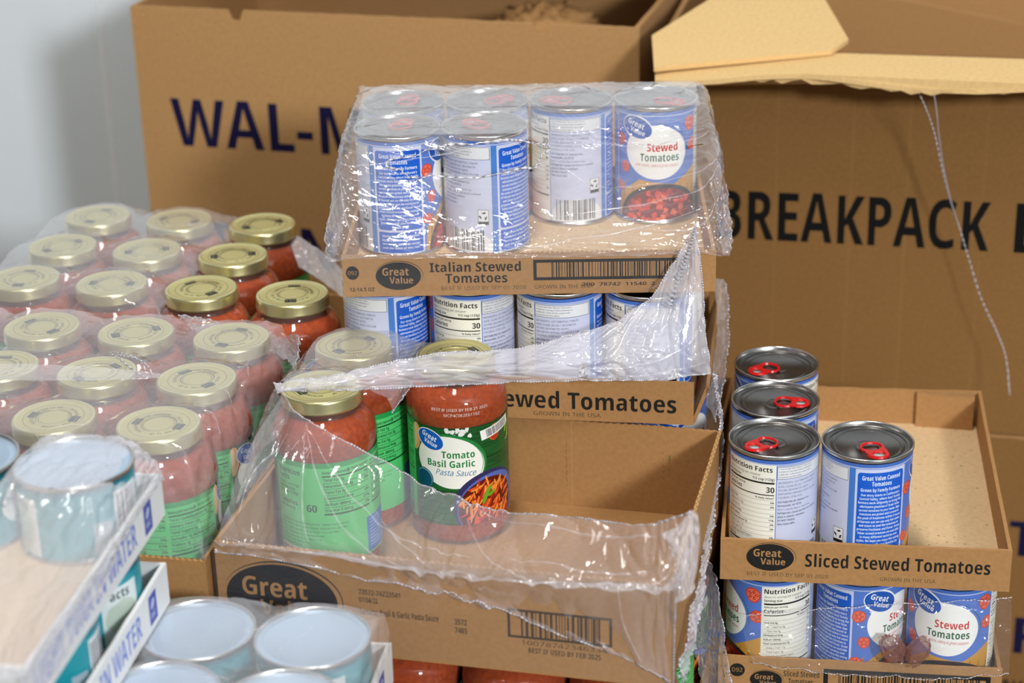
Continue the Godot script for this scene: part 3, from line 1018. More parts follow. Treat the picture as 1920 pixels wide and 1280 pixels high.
# a thick loose sheet of board through the given outline (places in metres, as for W), th thick
func sheet(pts: Array, th: float, torn := []) -> ArrayMesh:
	var b := Builder.new()
	var nn: Vector3 = (pts[1] - pts[0]).cross(pts[pts.size() - 1] - pts[0]).normalized()
	if nn.y < 0:
		nn = -nn
	var flat := PackedVector2Array()
	var e1: Vector3 = (pts[1] - pts[0]).normalized()
	var e2 := nn.cross(e1)
	for p in pts:
		flat.append(Vector2((p - pts[0]).dot(e1), (p - pts[0]).dot(e2)))
	var ind := Geometry2D.triangulate_polygon(flat)
	for side in 2:
		var base := b.v.size()
		for p in pts:
			b.add(p - nn * th * side, nn if side == 0 else -nn)
		for i in range(0, ind.size(), 3):
			b.tri(base + ind[i], base + ind[i + 1], base + ind[i + 2])
	var mid := Vector3.ZERO
	for p in pts:
		mid += p / pts.size()
	for i in pts.size():
		var p: Vector3 = pts[i]
		var q: Vector3 = pts[(i + 1) % pts.size()]
		b.quad(p, q, q - nn * th, p - nn * th, (p + q) * 0.5 - mid)
	return b.mesh()

func facing(place: Vector3) -> float:
	return atan2(place.x, -place.z)      # bearing of a place as the lens sees it

# puts a can or jar at lattice cell (i, j) of a case frame, the given degree of its label turned to the lens
func seat(proto: Node3D, fr: Transform3D, i: float, j: float, pitch: float, y: float, degree: float, label: String, group: String, edge: float) -> Node3D:
	var at := fr * Vector3(edge + pitch * (i + 0.5), y, -edge - pitch * (j + 0.5))
	return copy(proto, Transform3D(Basis(Vector3.UP, -deg_to_rad(degree) - facing(at)), at), label, group)

# the date printed in small white dots on the shoulder of one jar
func date_code(jar: Node3D, degree: float) -> void:
	var b := Builder.new()
	var rows := []
	for p in [Vector2(0.04455, 0.1225), Vector2(0.04445, 0.1260), Vector2(0.0439, 0.1295), Vector2(0.0430, 0.1325)]:
		var row := []
		for k in 25:
			var a := deg_to_rad(degree - 34.0 + 68.0 * k / 24.0)
			row.append(Vector3(sin(a) * (p.x * 0.989 + 0.0006), p.y, cos(a) * (p.x * 0.989 + 0.0006)))
		rows.push_front(row)
	b.grid(rows)
	part("date_code", b.mesh(), M.code, jar)

# ---------------------------------------------------------------- torn shrink film
# control points of the film sheets, three numbers each: right, up and ahead of the lens
const SHEETS := {
	"ghost": [
		[0.1910, -0.6863, 1.7500, 0.1901, -0.7092, 1.7000, 0.1791, -0.7213, 1.6300, 0.1677, -0.7398, 1.5800],
		[0.1987, -0.6910, 1.7560, 0.1986, -0.7115, 1.7050, 0.1866, -0.7294, 1.6360, 0.1739, -0.7475, 1.5850],
		[0.2043, -0.6971, 1.7600, 0.2023, -0.7191, 1.7100, 0.1900, -0.7392, 1.6400, 0.1772, -0.7594, 1.5880],
	],
	"skirt": [
		[-0.1905, -0.6661, 1.4700, -0.1656, -0.6799, 1.4460, -0.1135, -0.7051, 1.4320, -0.0708, -0.7201, 1.4120, -0.0264, -0.7287, 1.3850, 0.0333, -0.7210, 1.3520, 0.0846, -0.7156, 1.3220, 0.1072, -0.7040, 1.3050, 0.1285, -0.6923, 1.2960],
		[-0.2078, -0.6949, 1.4662, -0.1800, -0.7046, 1.4350, -0.1278, -0.7222, 1.4056, -0.0809, -0.7327, 1.3823, -0.0329, -0.7387, 1.3602, 0.0284, -0.7333, 1.3342, 0.0796, -0.7296, 1.3080, 0.1082, -0.7215, 1.2918, 0.1291, -0.7132, 1.2920],
		[-0.2232, -0.7198, 1.4392, -0.1910, -0.7253, 1.4015, -0.1365, -0.7353, 1.3684, -0.0841, -0.7413, 1.3465, -0.0361, -0.7448, 1.3292, 0.0244, -0.7417, 1.3122, 0.0767, -0.7396, 1.2936, 0.1073, -0.7349, 1.2798, 0.1260, -0.7302, 1.2824],
		[-0.2301, -0.7367, 1.4029, -0.1934, -0.7388, 1.3737, -0.1395, -0.7426, 1.3451, -0.0854, -0.7448, 1.3238, -0.0376, -0.7461, 1.3113, 0.0223, -0.7450, 1.2964, 0.0749, -0.7442, 1.2827, 0.1069, -0.7424, 1.2734, 0.1225, -0.7380, 1.2800],
		[-0.2355, -0.7465, 1.3694, -0.1951, -0.7465, 1.3569, -0.1412, -0.7465, 1.3372, -0.0864, -0.7465, 1.3162, -0.0383, -0.7465, 1.2999, 0.0212, -0.7465, 1.2865, 0.0738, -0.7465, 1.2790, 0.1060, -0.7465, 1.2727, 0.1175, -0.7465, 1.2785],
		[-0.2372, -0.7534, 1.3717, -0.1970, -0.7538, 1.3617, -0.1435, -0.7584, 1.3484, -0.0876, -0.7643, 1.3344, -0.0377, -0.7718, 1.3220, 0.0212, -0.7827, 1.3073, 0.0746, -0.7903, 1.2940, 0.1073, -0.7910, 1.2858, 0.1156, -0.7947, 1.2837],
		[-0.2377, -0.7564, 1.3703, -0.1974, -0.7568, 1.3603, -0.1441, -0.7622, 1.3469, -0.0704, -0.7690, 1.3286, -0.0136, -0.7812, 1.3144, 0.0545, -0.8068, 1.2974, 0.0863, -0.8189, 1.2895, 0.1102, -0.8329, 1.2835, 0.1150, -0.8370, 1.2824],
	],
	"band": [
		[-0.1948, -0.6592, 1.4750, -0.1535, -0.6516, 1.4680, -0.1129, -0.6469, 1.4780, -0.0592, -0.6468, 1.4970, -0.0157, -0.6546, 1.5200, 0.0407, -0.6556, 1.5480, 0.0820, -0.6491, 1.5600, 0.1214, -0.6276, 1.5730, 0.1484, -0.5802, 1.5800, 0.1573, -0.5747, 1.5800],
		[-0.1919, -0.6581, 1.4640, -0.1516, -0.6524, 1.4590, -0.1120, -0.6513, 1.4720, -0.0580, -0.6528, 1.4900, -0.0137, -0.6609, 1.5120, 0.0411, -0.6637, 1.5360, 0.0835, -0.6627, 1.5480, 0.1235, -0.6534, 1.5580, 0.1503, -0.6236, 1.5670, 0.1632, -0.6154, 1.5700],
		[-0.1896, -0.6583, 1.4580, -0.1498, -0.6553, 1.4550, -0.1111, -0.6557, 1.4680, -0.0565, -0.6606, 1.4860, -0.0117, -0.6694, 1.5060, 0.0415, -0.6750, 1.5260, 0.0849, -0.6763, 1.5340, 0.1252, -0.6741, 1.5430, 0.1521, -0.6664, 1.5520, 0.1663, -0.6645, 1.5580],
		[-0.1873, -0.6617, 1.4580, -0.1486, -0.6610, 1.4570, -0.1100, -0.6652, 1.4700, -0.0552, -0.6721, 1.4880, -0.0098, -0.6810, 1.5080, 0.0422, -0.6892, 1.5260, 0.0870, -0.6927, 1.5330, 0.1268, -0.6960, 1.5400, 0.1536, -0.6951, 1.5450, 0.1688, -0.6967, 1.5520],
	],
	"strip": [
		[0.1672, -0.6935, 1.5450, 0.1725, -0.7251, 1.5480, 0.1736, -0.7593, 1.5450, 0.1668, -0.7825, 1.5200, 0.1556, -0.7966, 1.4700, 0.1446, -0.8031, 1.4100, 0.1313, -0.8057, 1.3400, 0.1172, -0.8220, 1.2810],
		[0.1707, -0.6967, 1.5520, 0.1761, -0.7285, 1.5550, 0.1781, -0.7629, 1.5520, 0.1719, -0.7852, 1.5250, 0.1616, -0.8020, 1.4750, 0.1493, -0.8099, 1.4130, 0.1350, -0.8172, 1.3430, 0.1206, -0.8295, 1.2830],
		[0.1739, -0.7011, 1.5560, 0.1792, -0.7325, 1.5580, 0.1801, -0.7681, 1.5520, 0.1757, -0.7905, 1.5250, 0.1651, -0.8066, 1.4740, 0.1517, -0.8181, 1.4100, 0.1372, -0.8288, 1.3380, 0.1227, -0.8358, 1.2780],
	],
	"low_right": [
		[0.1592, -0.8388, 1.5000, 0.1695, -0.8574, 1.5000, 0.1740, -0.8838, 1.4950, 0.1785, -0.9176, 1.4800, 0.1828, -0.9600, 1.4700],
		[0.1499, -0.8418, 1.4600, 0.1563, -0.8619, 1.4500, 0.1614, -0.8820, 1.4400, 0.1652, -0.9072, 1.4300, 0.1677, -0.9323, 1.4200],
		[0.1372, -0.8468, 1.4000, 0.1411, -0.8579, 1.3850, 0.1446, -0.8718, 1.3750, 0.1478, -0.8889, 1.3700, 0.1496, -0.9027, 1.3600],
	],
	"tail": [
		[-0.3015, -0.6705, 1.6600, -0.2770, -0.6803, 1.6680, -0.2481, -0.6945, 1.6800, -0.2153, -0.6996, 1.6900, -0.1927, -0.6945, 1.6600],
		[-0.2893, -0.6730, 1.6400, -0.2676, -0.6814, 1.6500, -0.2400, -0.6895, 1.6550, -0.2065, -0.6977, 1.6500, -0.1889, -0.6906, 1.6200],
		[-0.2773, -0.6752, 1.6200, -0.2595, -0.6794, 1.6250, -0.2309, -0.6842, 1.6200, -0.1944, -0.6946, 1.6000, -0.1915, -0.6985, 1.5800],
	],
	"rear_edge": [
		[-0.2238, -0.6817, 1.9000, -0.2026, -0.6937, 1.8950, -0.1811, -0.7078, 1.8850, -0.1621, -0.7228, 1.8700],
		[-0.2203, -0.6895, 1.8850, -0.1987, -0.7007, 1.8750, -0.1789, -0.7135, 1.8650, -0.1610, -0.7265, 1.8500],
		[-0.2111, -0.7060, 1.8600, -0.1938, -0.7141, 1.8500, -0.1751, -0.7230, 1.8350, -0.1593, -0.7316, 1.8200],
	],
	"wall_strip": [
		[-0.4980, -0.5413, 2.4200, -0.5017, -0.6012, 2.4200, -0.5029, -0.6623, 2.4200, -0.5035, -0.7387, 2.4200, -0.5035, -0.8098, 2.4200, -0.5039, -0.8678, 2.4200],
		[-0.4885, -0.5427, 2.4250, -0.4922, -0.6027, 2.4250, -0.4939, -0.6640, 2.4250, -0.4958, -0.7405, 2.4250, -0.4970, -0.8117, 2.4250, -0.4988, -0.8698, 2.4250],
	],
}

func net(key: String) -> Array:
	var rows := []
	for r in SHEETS[key]:
		var row := []
		for i in range(0, r.size(), 3):
			row.append(W(r[i], r[i + 1], r[i + 2]))
		rows.append(row)
	return rows

func cat(a: Vector3, b: Vector3, c: Vector3, d: Vector3, t: float) -> Vector3:
	return 0.5 * (2.0 * b + (c - a) * t + (2.0 * a - 5.0 * b + 4.0 * c - d) * t * t + (3.0 * b - a - 3.0 * c + d) * t * t * t)

func along(p: Array, t: float) -> Vector3:
	var m := p.size() - 1
	var f := clampf(t, 0.0, 1.0) * m
	var k := mini(int(f), m - 1)
	return cat(p[maxi(k - 1, 0)], p[k], p[k + 1], p[mini(k + 2, m)], f - k)

func ridged(n: float) -> float:
	return pow(1.0 - minf(1.0, absf(n) * 2.2), 2.0)

# a smooth sheet through a net of points, creased and puckered: amp in metres; sx, sy crease frequency per metre across and down; jag frays the torn sides (top, bottom, left, right)
func film_grid(rows: Array, nu: int, nv: int, amp: float, sx: float, sy: float, seed_: int, jag := 0.0, torn := [0, 0, 0, 0]) -> Array:
	var f := FastNoiseLite.new()
	f.noise_type = FastNoiseLite.TYPE_SIMPLEX_SMOOTH
	f.seed = seed_
	f.frequency = 1.0
	f.fractal_octaves = 2
	var wide: float = 0.0
	for j in rows[0].size() - 1:
		wide += (rows[rows.size() / 2][j + 1] - rows[rows.size() / 2][j]).length()
	var tall: float = 0.0
	for i in rows.size() - 1:
		tall += (rows[i + 1][rows[0].size() / 2] - rows[i][rows[0].size() / 2]).length()
	var p := []
	for i in nv + 1:
		p.append([])
	for j in nu + 1:
		var u := float(j) / nu
		for i in nv + 1:
			var v := float(i) / nv
			var fu := u
			var fv := v
			if jag > 0.0:
				var e0: float = jag * (0.5 + 0.5 * f.get_noise_2d(u * wide * 38.0, 3.0)) / tall * torn[0]
				var e1: float = jag * (0.5 + 0.5 * f.get_noise_2d(u * wide * 38.0, 9.0)) / tall * torn[1]
				var e2: float = jag * (0.5 + 0.5 * f.get_noise_2d(v * tall * 38.0, 15.0)) / wide * torn[2]
				var e3: float = jag * (0.5 + 0.5 * f.get_noise_2d(v * tall * 38.0, 21.0)) / wide * torn[3]
				fv = lerpf(e0, 1.0 - e1, v)
				fu = lerpf(e2, 1.0 - e3, u)
			var col := []
			for r in rows:
				col.append(along(r, fu))
			p[i].append(along(col, fv))
	var q := []
	for i in nv + 1:
		var row := []
		for j in nu + 1:
			var du: Vector3 = p[i][mini(j + 1, nu)] - p[i][maxi(j - 1, 0)]
			var dv: Vector3 = p[mini(i + 1, nv)][j] - p[maxi(i - 1, 0)][j]
			var nn := du.cross(dv).normalized()
			var x := float(j) / nu * wide
			var y := float(i) / nv * tall
			var warp := f.get_noise_2d(x * sx * 0.3 + 40.0, y * sy * 0.3) * 0.8
			var h := ridged(f.get_noise_2d(x * sx + warp, y * sy + warp)) * 0.7 + ridged(f.get_noise_2d(x * sx * 2.3 + 11.0 + warp * 2.0, y * sy * 2.3)) * 0.35 + f.get_noise_2d(x * sx * 0.5, y * sy * 0.5 + 5.0) * 0.6
			row.append(p[i][j] + nn * h * amp)
		q.append(row)
	return q

func edge_of(g: Array, side: int) -> Array:
	var o := []
	if side < 2:
		return g[0 if side == 0 else g.size() - 1].duplicate()
	for r in g:
		o.append(r[0 if side == 2 else r.size() - 1])
	return o

# the torn edge of a sheet curls up into a thin white cord
func curl(parent: Node, path: Array, r: float, seed_: int) -> void:
	var f := FastNoiseLite.new()
	f.seed = seed_
	f.frequency = 0.045
	var radii := []
	for k in path.size():
		radii.append(r * (0.55 + 0.9 * absf(f.get_noise_1d(k * 3.0)) * 2.0))
	var b := Builder.new()
	b.tube(path, r, 5, radii)
	part("torn_edge", b.mesh(), M.film_edge, parent)

func film(label: String, g: Array, mat: Material, curls := [], gone := PackedByteArray(), r := 0.0008) -> Node3D:
	var o := thing("shrink_film", label, "plastic film")
	var b := Builder.new()
	b.grid(g, gone)
	part("sheet", b.mesh(), mat, o)
	for s in curls:
		curl(o, edge_of(g, s), r, s + 3)
	return o

# a pinched crease standing up from a sheet: stops are (across, down) in shares of the sheet
func crease(o: Node3D, g: Array, stops: Array, half := 0.0016) -> void:
	var line := []
	for s in stops:
		line.append(Vector3(s[0], s[1], 0))
	var nv := g.size() - 1
	var nu: int = g[0].size() - 1
	var a := []
	var c := []
	var d := []
	var steps_ := 44
	var last := Vector3.ZERO
	for k in steps_ + 1:
		var q := along(line, float(k) / steps_)
		var i := clampi(int(q.y * nv), 0, nv - 1)
		var j := clampi(int(q.x * nu), 0, nu - 1)
		var fi := clampf(q.y * nv - i, 0.0, 1.0)
		var fj := clampf(q.x * nu - j, 0.0, 1.0)
		var p: Vector3 = (g[i][j] as Vector3).lerp(g[i][j + 1], fj).lerp((g[i + 1][j] as Vector3).lerp(g[i + 1][j + 1], fj), fi)
		var nn: Vector3 = (g[i][j + 1] - g[i][j]).cross(g[i + 1][j] - g[i][j]).normalized()
		if nn.dot(W(0, 0, 0) - p) < 0.0:
			nn = -nn
		var q2 := along(line, minf(1.0, float(k + 1) / steps_))
		var q1 := along(line, maxf(0.0, float(k - 1) / steps_))
		var t: Vector3 = (g[clampi(int(q2.y * nv), 0, nv)][clampi(int(q2.x * nu), 0, nu)] as Vector3) - g[clampi(int(q1.y * nv), 0, nv)][clampi(int(q1.x * nu), 0, nu)]
		if t.length() < 1e-6:
			t = last
		last = t
		var side := nn.cross(t).normalized()
		var w := half * (0.25 + 0.75 * sin(PI * k / steps_)) * (0.6 + 0.25 * sin(k * 1.3) + 0.15 * sin(k * 0.47 + half * 9000.0))
		a.append(p + side * w + nn * 0.0003)
		c.append(p + nn * (0.0006 + w * 0.9))
		d.append(p - side * w + nn * 0.0003)
	var b := Builder.new()
	b.grid([a, c, d])
	part("crease", b.mesh(), M.film, o)

# adds a loose fold of the same film to a sheet
func fold(o: Node3D, rows: Array, amp := 0.001, mat: Material = null, seed_ := 5) -> void:
	var g := film_grid(rows, 60, 16, amp, 60.0, 160.0, seed_)
	var b := Builder.new()
	b.grid(g)
	part("fold", b.mesh(), mat if mat else M.film, o)

func local_net(fr: Transform3D, xs: Array, rows: Array) -> Array:
	var out := []
	for r in rows:
		var row := []
		for k in xs.size():
			row.append(fr * Vector3(xs[k] + (r[2][k] if r.size() > 2 and r[2] is Array and r[2].size() > k else 0.0), r[1][k] if r[1] is Array else r[1], r[0][k] if r[0] is Array else r[0]))
		out.append(row)
	return out

# film shrunk over the lids of a case: taut on every lid, sagging between, running down over the right and front sides
func lid_film(label: String, fr: Transform3D, cells: Array, pitch: float, e: float, top: float, lid_r: float, x0: float, x1: float, z0: float, z1: float, sag: float, right_drop: Array, front_drop: Array, mat: Material, seed_: int, ragged := 0.0) -> Node3D:
	var f := FastNoiseLite.new()
	f.noise_type = FastNoiseLite.TYPE_SIMPLEX_SMOOTH
	f.seed = seed_
	f.frequency = 1.0
	f.fractal_octaves = 3
	var step := 0.0035
	var nx := int((x1 - x0) / step)
	var nz := int((z0 - z1) / step)
	var g := []
	for i in nz + 1 + front_drop.size():
		var row := []
		for j in nx + 1 + right_drop.size():
			var x := lerpf(x0, x1, minf(1.0, float(j) / nx))
			var z := lerpf(z1, z0, minf(1.0, float(i) / nz))
			if ragged > 0.0:
				x = x0 + (x - x0) * (1.0 + ragged * f.get_noise_2d(z * 45.0, 2.0))
			var near := 1e9
			for c in cells:
				near = minf(near, Vector2(x - e - pitch * (c[0] + 0.5), z + e + pitch * (c[1] + 0.5)).length() - lid_r)
			var k := smoothstep(0.0, 0.030, near)
			var pucker := ridged(f.get_noise_2d(x * 55.0 + f.get_noise_2d(z * 30.0, x * 30.0), z * 38.0)) * 0.0016 + f.get_noise_2d(x * 20.0, z * 20.0) * 0.003
			var y := top + 0.0006 - sag * k + pucker * smoothstep(-0.002, 0.012, near)
			var p := Vector3(x, y, z)
			if j > nx:
				var d: Array = right_drop[j - nx - 1]
				p.x = x1 + d[0] + f.get_noise_2d(z * 40.0, j * 0.4) * 0.0022
				p.y = minf(p.y, lerpf(p.y, d[1], d[2])) + f.get_noise_2d(z * 60.0, 7.0) * 0.001
			if i > nz:
				var d2: Array = front_drop[i - nz - 1]
				p.z = z0 + d2[0] + f.get_noise_2d(x * 40.0, i * 0.4) * 0.0022
				p.y = minf(p.y, lerpf(p.y, d2[1], d2[2]))
			row.append(fr * p)
		g.append(row)
	var made := film(label, g, mat)
	var r := RandomNumberGenerator.new()
	r.seed = seed_
	for k in 12:
		var a := Vector2(r.randf_range(0.08, 0.9), r.randf_range(0.1, 0.9))
		var dir := Vector2.from_angle(r.randf() * TAU) * r.randf_range(0.05, 0.13)
		var bend := dir.orthogonal() * r.randf_range(-0.3, 0.3)
		crease(made, g, [[a.x, a.y], [clampf(a.x + dir.x * 0.5 + bend.x, 0.02, 0.98), clampf(a.y + dir.y * 0.5 + bend.y, 0.02, 0.98)], [clampf(a.x + dir.x, 0.02, 0.98), clampf(a.y + dir.y, 0.02, 0.98)]], 0.0010)
	return made

func steps(a: Array, b: Array, c: int) -> Array:
	var o := []
	for k in c:
		var t := float(k + 1) / c
		o.append([lerpf(a[0], b[0], t), lerpf(a[1], b[1], t), lerpf(a[2], b[2], t)])
	return o

func build_films() -> void:
	var e := 0.0037
	# jar cases on the left
	var j2 := spot(-0.6009, -0.8395, 1.4522, 12.17)
	var w := 4 * JAR_PITCH + 2 * e
	var d := 3 * JAR_PITCH + 2 * e
	var cells := []
	for i in 4:
		for j in 3:
			cells.append([i, j])
	var drop := steps([0.0, 0.160, 0.3], [0.0085, 0.132, 1.0], 6) + steps([0.0085, 0.132, 1.0], [0.0105, 0.105, 1.0], 5) + steps([0.0105, 0.105, 1.0], [0.0125, 0.072, 1.0], 6)
	var o := lid_film("shrink film stretched over the lids of the left front jar case", j2, cells, JAR_PITCH, e, 0.166, 0.033, 0.02, w - e - 0.0105, -e - 0.0105, -d + e + 0.006, 0.008, drop, drop, M.film, 21)
	fold(o, [[j2 * Vector3(0.06, 0.171, -0.105), j2 * Vector3(0.15, 0.178, -0.115), j2 * Vector3(0.23, 0.176, -0.125), j2 * Vector3(0.285, 0.169, -0.135)], [j2 * Vector3(0.06, 0.169, -0.085), j2 * Vector3(0.15, 0.172, -0.095), j2 * Vector3(0.23, 0.171, -0.108), j2 * Vector3(0.285, 0.168, -0.128)]], 0.0008)
	for k in 2:
		var b := Builder.new()
		var path := []
		for s in 25:
			var a := TAU * s / 24.0
			path.append(j2 * (Vector3(0.279 - k * 0.008, 0.172 + 0.010 * sin(a) * (0.6 + 0.4 * cos(a)), -0.128 - k * 0.006) + Vector3(-0.018 * (1.0 - cos(a)), 0.004 * (1.0 - cos(a)), -0.007 * (1.0 - cos(a)))))
		b.tube(path, 0.0006, 5)
		part("loop", b.mesh(), M.film_edge, o)
	var j1 := spot(-0.5191, -0.8395, 1.7292, 12.64)
	var c1 := []
	for i in 2:
		for j in 3:
			c1.append([i, j])
	film_cut(lid_film("shrink film over the six left lids of the rear jar case, torn at its right", j1, c1, JAR_PITCH, e, 0.166, 0.033, -0.002, 0.196, -e - 0.0105, -d + e + 0.008, 0.010, steps([0.0, 0.155, 0.3], [0.006, 0.135, 1.0], 5), steps([0.0, 0.160, 0.3], [0.0085, 0.130, 1.0], 6), M.film, 33, 0.045))
	film("crumpled torn tail of film between the front and rear jar cases", film_grid(net("tail"), 70, 40, 0.004, 70.0, 50.0, 5, 0.006, [1, 1, 1, 1]), M.film, [0, 3])
	film("sloping pale film edge right of the rearmost uncovered gold lid", film_grid(net("rear_edge"), 60, 30, 0.002, 30.0, 60.0, 6, 0.004, [0, 1, 0, 0]), M.film_thick, [0], PackedByteArray(), 0.0012)
	# middle jar case
	var skirt_net := film_grid(net("skirt"), 190, 110, 0.0065, 17.0, 6.0, 8, 0.003, [1, 1, 0, 0])
	var skirt := film("clear torn film skirt draped across the front of the half empty jar case", skirt_net, M.film_thin, [0, 1, 3], PackedByteArray(), 0.0008)
	for s in [[[0.12, 0.02], [0.2, 0.22], [0.3, 0.42], [0.42, 0.6]], [[0.13, 0.04], [0.26, 0.2], [0.38, 0.3], [0.5, 0.32]], [[0.13, 0.06], [0.17, 0.26], [0.2, 0.5]], [[0.03, 0.64], [0.2, 0.66], [0.34, 0.62], [0.5, 0.5]], [[0.48, 0.1], [0.54, 0.36], [0.6, 0.56], [0.64, 0.62]], [[0.5, 0.5], [0.62, 0.64], [0.76, 0.6], [0.92, 0.26]], [[0.5, 0.05], [0.66, 0.1], [0.8, 0.08], [0.97, 0.1]], [[0.56, 0.3], [0.7, 0.36], [0.84, 0.3]], [[0.1, 0.1], [0.06, 0.3], [0.05, 0.5]], [[0.3, 0.2], [0.4, 0.4], [0.42, 0.5]], [[0.74, 0.62], [0.76, 0.8], [0.78, 0.96]]]:
		crease(skirt, skirt_net, s)
	var bn := film_grid(net("band"), 220, 70, 0.0040, 12.0, 26.0, 9, 0.005, [1, 0, 0, 1])
	o = film("bright bunched film band from the front gold lid up to the Italian tray's right end", bn, M.film_thick, [0, 1, 3], PackedByteArray(), 0.0010)
	for s in [[[0.0, 0.5], [0.2, 0.4], [0.45, 0.5], [0.62, 0.3]], [[0.3, 0.8], [0.5, 0.7], [0.7, 0.75], [0.95, 0.6]], [[0.6, 0.6], [0.75, 0.45], [0.86, 0.3], [0.92, 0.1]], [[0.7, 0.85], [0.8, 0.6], [0.9, 0.4], [0.94, 0.12]], [[0.55, 0.9], [0.75, 0.9], [0.96, 0.85]], [[0.8, 0.2], [0.86, 0.5], [0.88, 0.8]]]:
		crease(o, bn, s, 0.0022)
	var cord := []
	for s in 25:
		cord.append(along([W(0.1572, -0.5702, 1.578), W(0.1545, -0.5835, 1.577), W(0.1492, -0.6010, 1.574), W(0.1420, -0.6190, 1.571), W(0.1340, -0.6390, 1.564)], s / 24.0))
	var cb := Builder.new()
	var cr_ := []
	for s in 25:
		cr_.append(0.0016 + 0.0052 * s / 24.0 * (0.8 + 0.2 * sin(s * 1.9)))
	cb.tube(cord, 0.003, 9, cr_)
	part("twisted_cord", cb.mesh(), M.film_thick, o)
	film("ragged white film edge along the right wall of the half empty jar case", film_grid(net("strip"), 90, 16, 0.004, 60.0, 90.0, 10, 0.008, [1, 1, 0, 0]), M.film_thick, [0, 1], PackedByteArray(), 0.0010)
	film("clear film hanging beside the dark jars at the lower right of the jar case", film_grid(net("low_right"), 60, 50, 0.003, 25.0, 25.0, 11, 0.006, [1, 0, 0, 1]), M.film_thin, [0, 3])
	var m := spot(-0.238, -0.8395, 1.375, 14.0)
	var lids := lid_film("film clinging to the two rear lids of the half empty jar case", m, [[0, 1], [0, 2], [1, 1.93]], JAR_PITCH, e, 0.166, 0.033, 0.012, 0.104, -0.140, -d + e + 0.004, 0.012, steps([0.0, 0.158, 0.3], [0.004, 0.146, 1.0], 4), [], M.film, 41, 0.02)
	film_cut(lids)
	film("ghostly clear film beside the splayed right wall of the second can tray", film_grid(net("ghost"), 40, 60, 0.0025, 40.0, 24.0, 63, 0.004, [0, 0, 0, 0]), M.film, [1], PackedByteArray(), 0.0008)
	# side of the front jar, from its lid down to the tray wall
	film("film falling from the front gold lid to the emblem case's left corner", film_grid([[m * Vector3(0.010, 0.164, -0.215), m * Vector3(0.010, 0.166, -0.165), m * Vector3(0.012, 0.166, -0.125), m * Vector3(0.034, 0.165, -0.1)], [m * Vector3(0.000, 0.140, -0.215), m * Vector3(-0.002, 0.140, -0.165), m * Vector3(0.000, 0.140, -0.115), m * Vector3(0.030, 0.150, -0.094)], [m * Vector3(-0.005, 0.112, -0.215), m * Vector3(-0.008, 0.110, -0.160), m * Vector3(-0.004, 0.112, -0.090), m * Vector3(0.014, 0.132, -0.080)], [m * Vector3(-0.004, 0.090, -0.215), m * Vector3(-0.004, 0.090, -0.140), m * Vector3(-0.004, 0.092, -0.060), m * Vector3(0.004, 0.110, -0.058)]], 60, 60, 0.003, 30.0, 26.0, 12), M.film_thin, [])
	fold(skirt, [[W(0.1067, -0.7114, 1.2980), W(0.1180, -0.7018, 1.2920), W(0.1263, -0.6890, 1.2900), W(0.1320, -0.6899, 1.2880)], [W(0.1146, -0.7280, 1.2870), W(0.1213, -0.7214, 1.2830), W(0.1289, -0.7122, 1.2820), W(0.1336, -0.7079, 1.2820)], [W(0.1155, -0.7584, 1.2770), W(0.1208, -0.7545, 1.2740), W(0.1262, -0.7502, 1.2740), W(0.1303, -0.7447, 1.2760)]], 0.0032, M.film_thick, 71)
	film("tight film over the printed front wall of the half empty jar case", film_grid([[m * Vector3(-0.002, 0.092, 0.0015), m * Vector3(w * 0.33, 0.092, 0.0018), m * Vector3(w * 0.66, 0.092, 0.0018), m * Vector3(w + 0.002, 0.092, 0.0015)], [m * Vector3(-0.002, 0.05, 0.0022), m * Vector3(w * 0.33, 0.05, 0.003), m * Vector3(w * 0.66, 0.05, 0.003), m * Vector3(w + 0.002, 0.05, 0.0022)], [m * Vector3(-0.002, 0.003, 0.0018), m * Vector3(w * 0.33, 0.003, 0.002), m * Vector3(w * 0.66, 0.003, 0.002), m * Vector3(w + 0.002, 0.003, 0.0018)]], 120, 40, 0.0007, 9.0, 26.0, 61), M.film_tight)
	# top can tray
	var t1 := spot(-0.144, -0.634, 1.594, 1.8)
	var xs := [-0.004, -0.011, -0.002, 0.012, 0.085, 0.158, 0.200, 0.250, 0.308, 0.324, 0.331, 0.325]
	var low := [0.034, 0.034, 0.035, 0.036, 0.036, 0.036, 0.036, 0.036, 0.036, 0.034, 0.034, 0.034]
